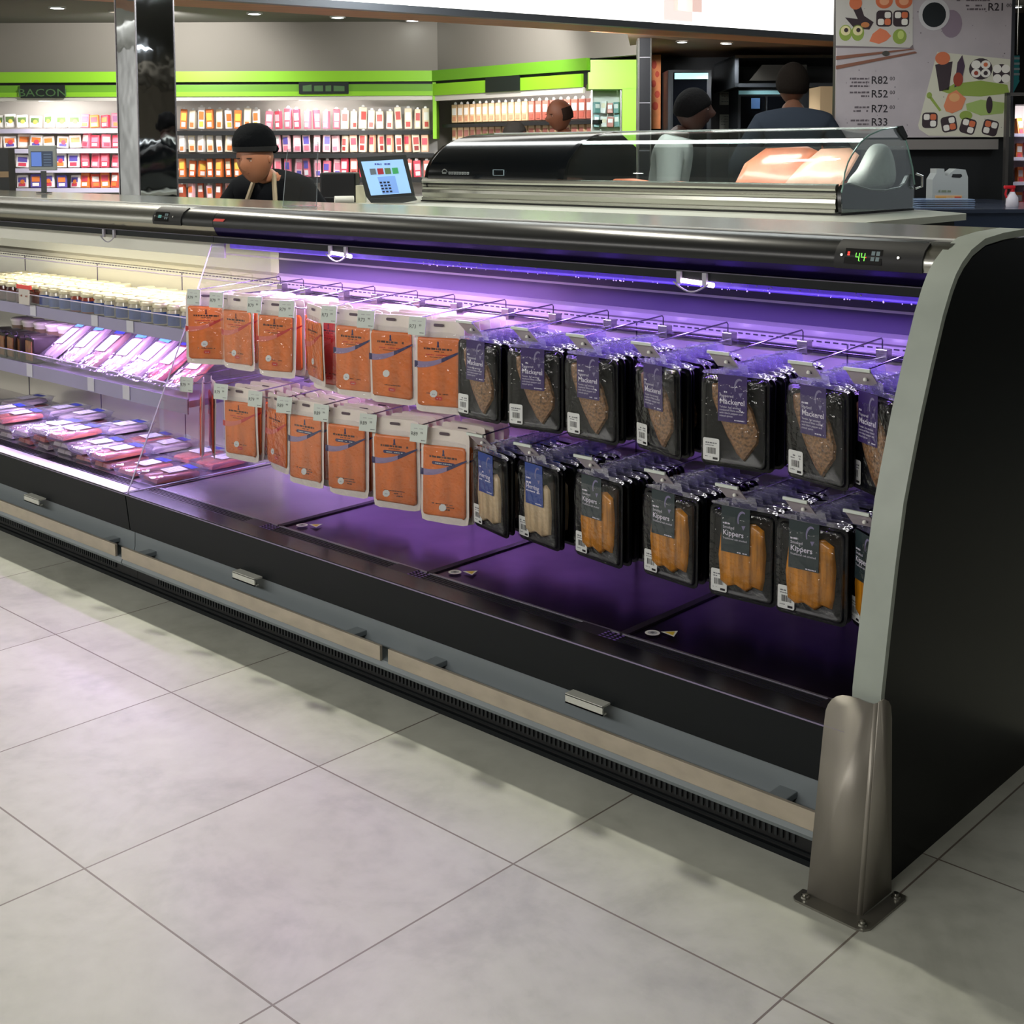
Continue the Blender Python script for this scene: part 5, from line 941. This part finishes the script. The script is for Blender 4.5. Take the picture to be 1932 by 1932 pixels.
for k, (x, sc) in enumerate(((-.055, .7), (-.03, .95), (0, 1.0), (.03, .96), (.05, .75))): vs += [(x+rb.uniform(-.008, .008), a*sc+rb.uniform(-.008, .008), max(0, b*sc+(rb.uniform(-.01, .01) if b else 0))) for a, b in prof]
m.add(vs, [(r*n+i, r*n+(i+1) % n, (r+1)*n+(i+1) % n, (r+1)*n+i) for r in range(4) for i in range(n)]+[list(range(n))[::-1], [4*n+i for i in range(n)]], P('bag_white', (222, 222, 216), .6, bump=((22, 22, 22), .8)), True); o = m.obj('cloth', t); md = o.modifiers.new('s', 'SUBSURF'); md.levels = md.render_levels = 2

# ------------------------------------------------------------------ screens and small things near the case top
Yt = 7.12; z0 = SZ+.001
q = BT('touch_screen', 'tilted touch screen in a dark frame left of the serve-over', 'monitor', (xat(735, Yt), Yt, z0))
def qd(mb, pts, Y, d, m): mb.prism([loc(px, py, Y) for px, py in pts][::-1], Y, Y+d, m, 'y')
m = MB(); qd(m, [(673, 297), (766, 292), (784, 378), (700, 383), (690, 370)], Yt, .035, P('screen_frame', (44, 48, 48), .4)); q.part('frame', m)
m = MB(); LB = P('screen_blue', (150, 190, 226), .3, emit=(140, 182, 220), es=.75); qd(m, [(681, 305), (760, 300.5), (776, 364), (700, 369)], Yt-.003, .003, LB); sc_ = q.part('screen', m)
m = MB(); X = 0
for k, c in enumerate(((90, 100, 110), (150, 40, 50), (80, 110, 70), (60, 150, 90))): u = 697+k*14; qd(m, [(u, 318.5-k*.6), (u+11, 318-k*.6), (u+13.5, 329-k*.6), (u+2.5, 330-k*.6)], Yt-.005, .002, P('icon%d' % k, c, .4, emit=c, es=.6))
for r_ in range(4):
    for c_k in range(3): u = 716+c_k*7+r_*1.7; v = 343+r_*5.7-c_k*.3; qd(m, [(u, v), (u+4.6, v-.2), (u+5.4, v+3.0), (u+.8, v+3.3)], Yt-.005, .002, P('key_dark', (34, 42, 60), .4))
qd(m, [(712, 334), (745, 331.5), (753, 364), (722, 366)], Yt-.004, .001, P('screen_deep', (120, 160, 220), .3, emit=(112, 150, 214), es=.7)); scx, scz = loc(707, 311, Yt); scrib(m, scx, loc(736, 311, Yt)[0], scz, .010, P('screen_word', (60, 70, 150), .4, emit=(70, 80, 160), es=.5), Yt-.005, random.Random(3)); q.part('screen_image', m)
m = MB(); qd(m, [(698, 376), (781, 370), (786, 378), (760, 383), (700, 383)], Yt-.06, .06, P('screen_frame', (44, 48, 48), .4)); q.part('stand', m)
q = BT('label_printer', 'black box-shaped label printer behind the touch screen', 'printer', (xat(640, 7.3), 7.3, z0)); m = MB(); bx_px(m, 603, 326, 671, 384.5, 7.3, .2, P('printer_black', (12, 14, 18), .4), bev=.01); q.part('housing', m); m = MB(); bx_px(m, 612, 372, 662, 374, 7.29, .01, P('printer_slot', (60, 62, 66), .4)); q.part('paper_slot', m)
q = BT('cream_box', 'pale cream box standing between the printer and the touch screen', 'box', (xat(680, 7.25), 7.25, z0)); m = MB(); bx_px(m, 671, 350, 688, 384, 7.25, .1, P('box_cream', (206, 204, 180), .5)); q.part('box', m)
q = BT('paper_roll', 'low white paper roll lying in front of the printer', 'paper roll', (xat(650, 7.0), 6.98, z0)); X, Z = loc(650, 381, 7.2); m = MB(); m.tube([(X-.05, 7.17, z0+.02), (X+.05, 7.2, z0+.02)], .020, P('paper_white', (236, 236, 230), .5), 14); m.tube([(X+.05, 7.2, z0+.02), (X+.053, 7.201, z0+.02)], .008, MATBLK, 10); q.part('roll', m)
p = onY(84, 384, 1.12); zt_ = 1.2
t = thing('customer_display', 'small grey scale display on a dark pole at the far left', 'display', (p.x, 1.12, zt_), BR); D_ = (Vector((p.x, 1.12, 0))-CP).dot(FH); s = D_/FPX
m = MB(); m.box((-.011*1, -.006, 0), (.011, .006, .10), P('pole_dark', (58, 62, 66), .4)); m.lathe([(0, 0), (.035, 0), (.035, .004), (.012, .006)], P('pole_dark', (58, 62, 66), .4), 16); m.obj('pole', t)
hz = .103; m = MB(); m.box((-26*s, -.012, hz), (25*s, .012, hz+47*s), P('display_grey', (150, 156, 154), .4), bev=.004); m.obj('head', t); m = MB(); m.box((-21*s, -.0135, hz+7*s), (20*s, -.012, hz+36*s), P('lcd_frame', (70, 84, 110), .3)); m.box((-20*s, -.0145, hz+8*s), (-1*s, -.0135, hz+34*s), P('lcd_blue', (90, 120, 190), .3, emit=(90, 120, 200), es=.55))
for k in range(5): m.box((3*s, -.0145, hz+(9+k*5)*s), (17*s, -.0138, hz+(11+k*5)*s), P('lcd_line', (110, 130, 160), .3))
m.obj('lcd_screen', t)
p = onY(566, 396, .93); t = thing('acrylic_stand', 'clear acrylic sign holder standing on the case top before the chef', 'sign holder', (p.x, .93, 1.2), BR-.1); D_ = (Vector((p.x, .93, 0))-CP).dot(FH); s = D_/FPX
m = MB(); m.prism([(-33*s, 0), (32*s, 0), (37*s, 122*s), (-22*s, 108*s)], -.0015, .0015, GLASS('stand_acrylic', (236, 240, 244), .07, .03), 'y'); E3 = P('acrylic_highlight', (200, 206, 210), .2); m.tube([(-33*s, 0, .001), (-22*s, 0, 108*s)], .0013, E3, 5); m.tube([(32*s, 0, .001), (37*s, 0, 122*s)], .0013, E3, 5); m.tube([(-33*s, 0, .001), (32*s, 0, .001)], .0013, E3, 5); m.obj('sheet', t)  # thin bright tubes draw the highlights on the sheet's edges
m = MB(); m.box((-33*s, 0, 0), (32*s, .07, .003), GLASS('stand_acrylic', (226, 230, 234), .16, .03)); m.obj('foot', t)
Yo = 7.4; q = BT('door_post', 'dark post with a tan band cropped by the left edge of the photo', 'post', (xat(3, Yo), Yo, 0)); m = MB(); X0, X1 = xat(-60, Yo), xat(15, Yo); m.box((X0, Yo, 0), (X1, Yo+.1, zat(276, Yo)), P('post_dark', (18, 22, 24), .5)); q.part('post', m); m = MB(); m.box((X0, Yo-.003, zat(331, Yo)), (X1, Yo, zat(320, Yo)), P('band_tan', (120, 100, 74), .5)); q.part('band', m)

# ------------------------------------------------------------------ people
def skin_obj(name, verts, edges, m, parent=None, sub=2, root=0):
    me = bpy.data.meshes.new(name); me.from_pydata([v[:3] for v in verts], edges, []); me.materials.append(m); o = bpy.data.objects.new(name, me); COL.objects.link(o)
    if parent: o.parent = parent
    md = o.modifiers.new('skin', 'SKIN'); md.use_smooth_shade = True
    L_ = me.skin_vertices[0].data
    for i, v in enumerate(verts):
        r = v[3]; L_[i].radius = r if isinstance(r, tuple) else (r, r); L_[i].use_root = (i == root)
    s2 = o.modifiers.new('sub', 'SUBSURF'); s2.levels = s2.render_levels = sub; return o
def head_mesh(skin, hs, face=True):
    """head about its centre, facing -y; hs = half height"""
    m = MB(); vs = []; fs = []; NU, NV = 28, 20
    for j in range(NV+1):
        th = math.pi*j/NV; z = math.cos(th)
        for i in range(NU):
            a = 2*math.pi*i/NU; x = math.sin(th)*math.sin(a); y = -math.sin(th)*math.cos(a)
            rx, ry, rz = .72, .86, 1.0; jaw = max(0, -z-.1); X = x*rx*(1-.32*jaw); Y = y*ry*(1-.12*jaw)-(.10*jaw if y < 0 else -.0)
            if y > 0: Y *= 1.05-.25*max(0, -z)
            Z = z*rz
            if y < -.3:
                Y -= .24*math.exp(-((x/.13)**2+((z+.08)/.16)**2))     # nose
                Y -= .07*math.exp(-((x/.13)**2+((z-.05)/.22)**2))
                Y += .10*math.exp(-(((abs(x)-.30)/.14)**2+((z-.10)/.09)**2))   # eye sockets
                Y -= .05*math.exp(-((x/.24)**2+((z+.36)/.05)**2)); Y -= .06*math.exp(-((x/.22)**2+((z+.46)/.05)**2)); Y += .03*math.exp(-((x/.26)**2+((z+.41)/.02)**2))
                Y -= .07*math.exp(-((x/.2)**2+((z+.78)/.14)**2)); Y -= .05*math.exp(-((x/.5)**2+((z-.22)/.06)**2))
            vs.append((X*hs, Y*hs, Z*hs))
    for j in range(NV):
        for i in range(NU): fs.append((j*NU+i, (j+1)*NU+i, (j+1)*NU+(i+1) % NU, j*NU+(i+1) % NU))
    m.add(vs, fs, skin, True)
    for sx in (-1, 1):
        m.lathe([(0, -.16*hs), (.07*hs, -.12*hs), (.10*hs, 0), (.09*hs, .12*hs), (0, .17*hs)], skin, 10, (0, 0, 0), Matrix.Translation((sx*.71*hs, .02*hs, -.02*hs)) @ Matrix.Diagonal((.45, 1.1, 1, 1)))
        m.lathe([(0, -.05*hs), (.045*hs, -.02*hs), (.05*hs, 0), (.045*hs, .03*hs), (0, .05*hs)], P('eye_white', (214, 206, 200), .3), 10, (0, 0, 0), Matrix.Translation((sx*.27*hs, -.735*hs, .10*hs)) @ Matrix.Diagonal((1.5, .6, .8, 1)))
        m.lathe([(0, -.025*hs), (.025*hs, 0), (0, .025*hs)], P('iris_dark', (30, 20, 16), .2), 8, (sx*.27*hs, -.765*hs, .10*hs))
        m.box((sx*.27*hs-.13*hs, -.80*hs, .205*hs), (sx*.27*hs+.13*hs, -.76*hs, .235*hs), P('brow_dark', (28, 20, 18), .7))
    m.prism([(-.17*hs, -.41*hs), (0, -.385*hs), (.17*hs, -.41*hs), (0, -.46*hs)], -.80*hs, -.77*hs, P('lip_'+skin.name, (120, 62, 56), .5), 'y')
    return m
def person(label, p, face, H=1.72, lean=0., skin=(150, 100, 74), top=(20, 24, 30), legs=(30, 30, 36), hair=None, headrot=(0, 0), hands=((.24, -.22, .98), (-.24, -.22, .98)), beard=False, sleeve=1.0, name='person'):
    """frame: faces -y, rotated by face; lean bends the trunk forward at the hip; returns the root and the head's place"""
    t = thing('person', label, 'person', p, face); k = H/1.72; SK = P('skin_%d' % skin[0], skin, .5, noise=((12, 12, 12), .06)); TP = P('cloth_%d_%d' % (top[0], top[1]), top, .9, spec=.15, bump=((9, 9, 9), .6)); LGm = P('trousers_%d' % legs[0], legs, .8)
    hip = Vector((0, 0, .93*k)); ca, sa = math.cos(lean), math.sin(lean)
    def tr(x, y, z): # trunk point above the hip, leaned
        z *= k; y *= k; return (x*k, y*ca-z*sa, .93*k+z*ca+y*sa)
    V = [(0, .01, .93*k, (.145*k, .10*k)), (*tr(0, .0, .14), (.135*k, .095*k)), (*tr(0, .01, .30), (.155*k, .105*k)), (*tr(0, .02, .42), (.13*k, .09*k)), (*tr(0, .01, .50), .058*k), (*tr(0, -.01, .57), .053*k)]
    E_ = [(0, 1), (1, 2), (2, 3), (3, 4), (4, 5)]
    for s_, hd in zip((1, -1), hands):
        sh = Vector(tr(s_*.17, .015, .415)); hand = Vector((hd[0]*k, hd[1]*k, hd[2]*k)); d = hand-sh; Ls = min(d.length, .545*k); d.normalize(); hand = sh+d*Ls; mid = sh+d*Ls*.52
        bend = math.sqrt(max(0, (.285*k)**2-(Ls*.52)**2)); out = Vector((s_*.5, .55, -.5)); out = (out-d*out.dot(d)).normalized(); el = mid+out*bend; i = len(V)
        V += [(*sh, .058*k), (*(sh.lerp(el, .5)), .047*k), (*el, .038*k), (*(el.lerp(hand, .6)), .032*k), (*hand, .024*k)]; E_ += [(3, i), (i, i+1), (i+1, i+2), (i+2, i+3), (i+3, i+4)]
        fd_ = (hand-el).normalized(); sd_ = fd_.cross(Vector((0, 0, 1))).normalized(); pm = hand+fd_*.05*k; j = len(V); V.append((*pm, (.034*k, .018*k))); E_.append((i+4, j))
        for q in range(4):
            b = hand+fd_*(.085+.006*(q in (1, 2)))*k+sd_*(q-1.5)*.019*k; c = b+fd_*.03*k+Vector((0, 0, -.008*k)); e = c+fd_*(.022+.008*(q in (1, 2)))*k+Vector((0, 0, -.018*k)); n0 = len(V); V += [(*b, .0095*k), (*c, .0085*k), (*e, .007*k)]; E_ += [(j, n0), (n0, n0+1), (n0+1, n0+2)]
        b = hand+fd_*.03*k-sd_*s_*.035*k; c = b+fd_*.035*k-sd_*s_*.012*k; n0 = len(V); V += [(*b, .0115*k), (*c, .009*k)]; E_ += [(i+4, n0), (n0, n0+1)]
    for s_ in (1, -1):
        i = len(V); V += [(s_*.09*k, .01, .86*k, .085*k), (s_*.10*k, -.01, .50*k, .056*k), (s_*.10*k, .01, .28*k, .055*k), (s_*.10*k, .02, .08*k, .036*k), (s_*.11*k, -.14*k, .035*k, (.04*k, .03*k))]; E_ += [(0, i), (i, i+1), (i+1, i+2), (i+2, i+3), (i+3, i+4)]
    body = skin_obj('body', V, E_, SK, t, 1)
    # clothes: slightly larger shells
    def shell(n, idx, edges, m, g):
        mp = {a: b for b, a in enumerate(idx)}; vv = []
        for a in idx:
            r = V[a][3]; vv.append((*V[a][:3], tuple(x+g for x in r) if isinstance(r, tuple) else r+g))
        return skin_obj(n, vv, [(mp[a], mp[b]) for a, b in edges], m, t, 2)
    A0 = 6; nA = 5+1+12+2
    idx = [0, 1, 2, 3, 4]+[A0+q for q in range(4)]+[A0+nA+q for q in range(4)]
    shell('top', idx, [(0, 1), (1, 2), (2, 3), (3, 4)]+[(3, A0), (A0, A0+1), (A0+1, A0+2), (A0+2, A0+3), (3, A0+nA), (A0+nA, A0+nA+1), (A0+nA+1, A0+nA+2), (A0+nA+2, A0+nA+3)], TP, .026*k)
    L0 = A0+2*nA; idx = [0]+[L0+q for q in range(4)]+[L0+5+q for q in range(4)]; shell('trousers', idx, [(0, L0), (L0, L0+1), (L0+1, L0+2), (L0+2, L0+3), (0, L0+5), (L0+5, L0+6), (L0+6, L0+7), (L0+7, L0+8)], LGm, .016*k)
    hs = .118*k; hm = head_mesh(SK, hs); hc = Vector(tr(0, -.035, .665))
    M_ = Matrix.Translation(hc) @ Matrix.Rotation(headrot[1], 4, 'Z') @ Matrix.Rotation(headrot[0], 4, 'X')
    hm.v = [tuple(M_ @ Vector(v)) for v in hm.v]; ho = hm.obj('head', t)
    if hair:
        kind, col = hair; HM = P('hair_%d_%d' % (col[0], col[1]), col, .9, spec=.12, bump=((60, 60, 60), .8)); q = MB()
        if kind == 'beanie':
            prof = [(.80, .22), (.86, .26), (.90, .45), (.89, .72), (.78, 1.02), (.56, 1.26), (.26, 1.38), (0, 1.4)]
            q.lathe([(a*hs, b*hs) for a, b in prof], HM, 28, M=Matrix.Diagonal((.98, 1.12, 1, 1))); q.lathe([(0, -.2*hs), (.16*hs, -.12*hs), (.2*hs, 0), (.14*hs, .14*hs), (0, .2*hs)], HM, 12, (.45*hs, .80*hs, .30*hs))
            q.lathe([(.815*hs, .19*hs), (.875*hs, .21*hs), (.89*hs, .40*hs), (.86*hs, .43*hs)], P('beanie_band', (8, 10, 14), .8), 28, M=Matrix.Diagonal((.99, 1.12, 1, 1)))
        else:
            vs = []; fs = []; NU, NV = 26, 12; top_ = 1.10 if kind == 'afro' else 1.045
            for j in range(NV+1):
                for i in range(NU):
                    a = 2*math.pi*i/NU; fr = max(0, math.cos(a)); lim = math.pi*(.40+.24*(1-fr)) if kind != 'ring' else math.pi*.62
                    th = lim*j/NV if kind != 'ring' else math.pi*.36+(lim-math.pi*.36)*j/NV; x = math.sin(th)*math.sin(a); y = -math.sin(th)*math.cos(a)
                    sc = top_ if j < NV else .98; 
                    if kind == 'ring' and fr > .35: sc = .9
                    vs.append((x*.72*hs*sc*1.04, y*.88*hs*sc, math.cos(th)*hs*sc))
            for j in range(NV):
                for i in range(NU): fs.append((j*NU+i, (j+1)*NU+i, (j+1)*NU+(i+1) % NU, j*NU+(i+1) % NU))
            q.add(vs, fs, HM, True)
        HT_ = Matrix.Translation((0, 0, .12*hs)) @ Matrix.Rotation(R(-13), 4, 'X') if kind == 'beanie' else Matrix.Identity(4)
        q.v = [tuple(M_ @ HT_ @ Vector(v)) for v in q.v]; q.obj('hat' if kind == 'beanie' else 'hair', t)
    return t, hc, k, M_, tr, hs
def aim(px, Y):  # world xy of a spot seen at pixel column px
    v = bw(xat(px, Y), Y); return v
# chef bending over the counter
v = aim(492, 6.25); v = bw(xat(548, 6.55), 6.55)
t, hc, k, Mh, tr, hs = person('person in black beanie, black jacket and beige apron bending forward behind the case', (v.x, v.y, 0), BR+R(-14), 1.62, .66, (168, 112, 84), (14, 17, 22), (24, 26, 30), ('beanie', (6, 9, 13)), (R(14), R(-10)), ((.34, -.52, .98), (-.34, -.52, .98)))
AP = P('apron_beige', (168, 154, 130), .8)
m = MB(); pts = []
for (x, y, z) in ((-.12, -.160, .05), (.12, -.160, .05), (.100, -.168, .27), (-.100, -.168, .27)): pts.append(tr(x, y, z))
bk = [tuple(Vector(q)+Vector((0, .008, 0))) for q in pts]; m.add(pts+bk, [(0, 1, 2, 3), (4, 7, 6, 5), (0, 4, 5, 1), (1, 5, 6, 2), (2, 6, 7, 3), (3, 7, 4, 0)], AP)
for sx in (-1, 1): m.tube([tr(sx*.092, -.168, .26), tr(sx*.088, -.160, .36), tr(sx*.078, -.120, .46), tr(sx*.05, .0, .53), tr(0, .05, .53)], .012, AP, 6)
m.box((-.17, -.15, .45), (.17, -.142, 1.05), AP); m.obj('apron', t)
m = MB(); b = tr(.13, -.165, .33); m.box((b[0]-.035, b[1]-.006, b[2]-.008), (b[0]+.035, b[1], b[2]+.012), P('badge_white', (214, 214, 210), .4)); m.obj('name_badge', t)
# man in white coat behind the serve-over
v = bw(xat(1246, 7.62), 7.62); t, hc, k, Mh, tr, hs = person('person with short black hair in a white coat, in profile behind the serve-over', (v.x, v.y, 0), BR+R(76), 1.77, .22, (58, 34, 26), (226, 228, 222), (40, 42, 46), ('short', (8, 7, 8)), (R(8), 0), ((.22, -.30, 1.06), (-.22, -.34, 1.06)))
# man with his back turned
v = bw(xat(1497, 8.4), 8.4); t, hc, k, Mh, tr, hs = person('person in dark blue-grey jacket seen from behind, in front of the oven', (v.x, v.y, 0), BR+R(172), 1.97, .16, (96, 62, 46), (44, 50, 60), (30, 32, 38), ('short', (22, 16, 12)), (R(-8), R(14)), ((.22, -.25, 1.05), (-.22, -.25, 1.05)))
# two customers
v = bw(xat(958, 10.6), 10.6); person('person with short grey hair, only the head showing above the serve-over', (v.x, v.y, 0), BR+R(60), 1.63, .05, (140, 92, 72), (40, 42, 50), (30, 32, 38), ('short', (84, 78, 74)), (R(4), 0))
v = bw(xat(1072, 10.4), 10.4); t, hc, k, Mh, tr, hs = person('bald person in dark suit, white collar and tie, above the serve-over', (v.x, v.y, 0), BR+R(-50), 1.80, .08, (138, 82, 58), (16, 18, 24), (20, 22, 28), ('ring', (50, 36, 30)), (R(14), R(-10)), ((.25, -.05, .78), (-.25, -.05, .78)))
m = MB(); WS = P('shirt_white', (216, 218, 218), .6)
q = [tr(-.06, -.098, .49), tr(.06, -.098, .49), tr(.0, -.125, .28)]; m.add(q+[tuple(Vector(a)+Vector((0, .02, 0))) for a in q], [(0, 2, 1), (3, 4, 5), (0, 1, 4, 3), (1, 2, 5, 4), (2, 0, 3, 5)], WS); m.lathe([(.075, -.02), (.07, .03), (.062, .03)], WS, 16, tr(0, -.01, .505), caps=False); m.obj('shirt_collar', t)
m = MB(); q = [tr(-.012, -.104, .475), tr(.012, -.104, .475), tr(.018, -.132, .32), tr(-.018, -.132, .32)]; m.add(q, [(0, 3, 2, 1)], P('tie_dark', (30, 30, 40), .5)); o = m.obj('tie', t); md = o.modifiers.new('s', 'SOLIDIFY'); md.thickness = .006
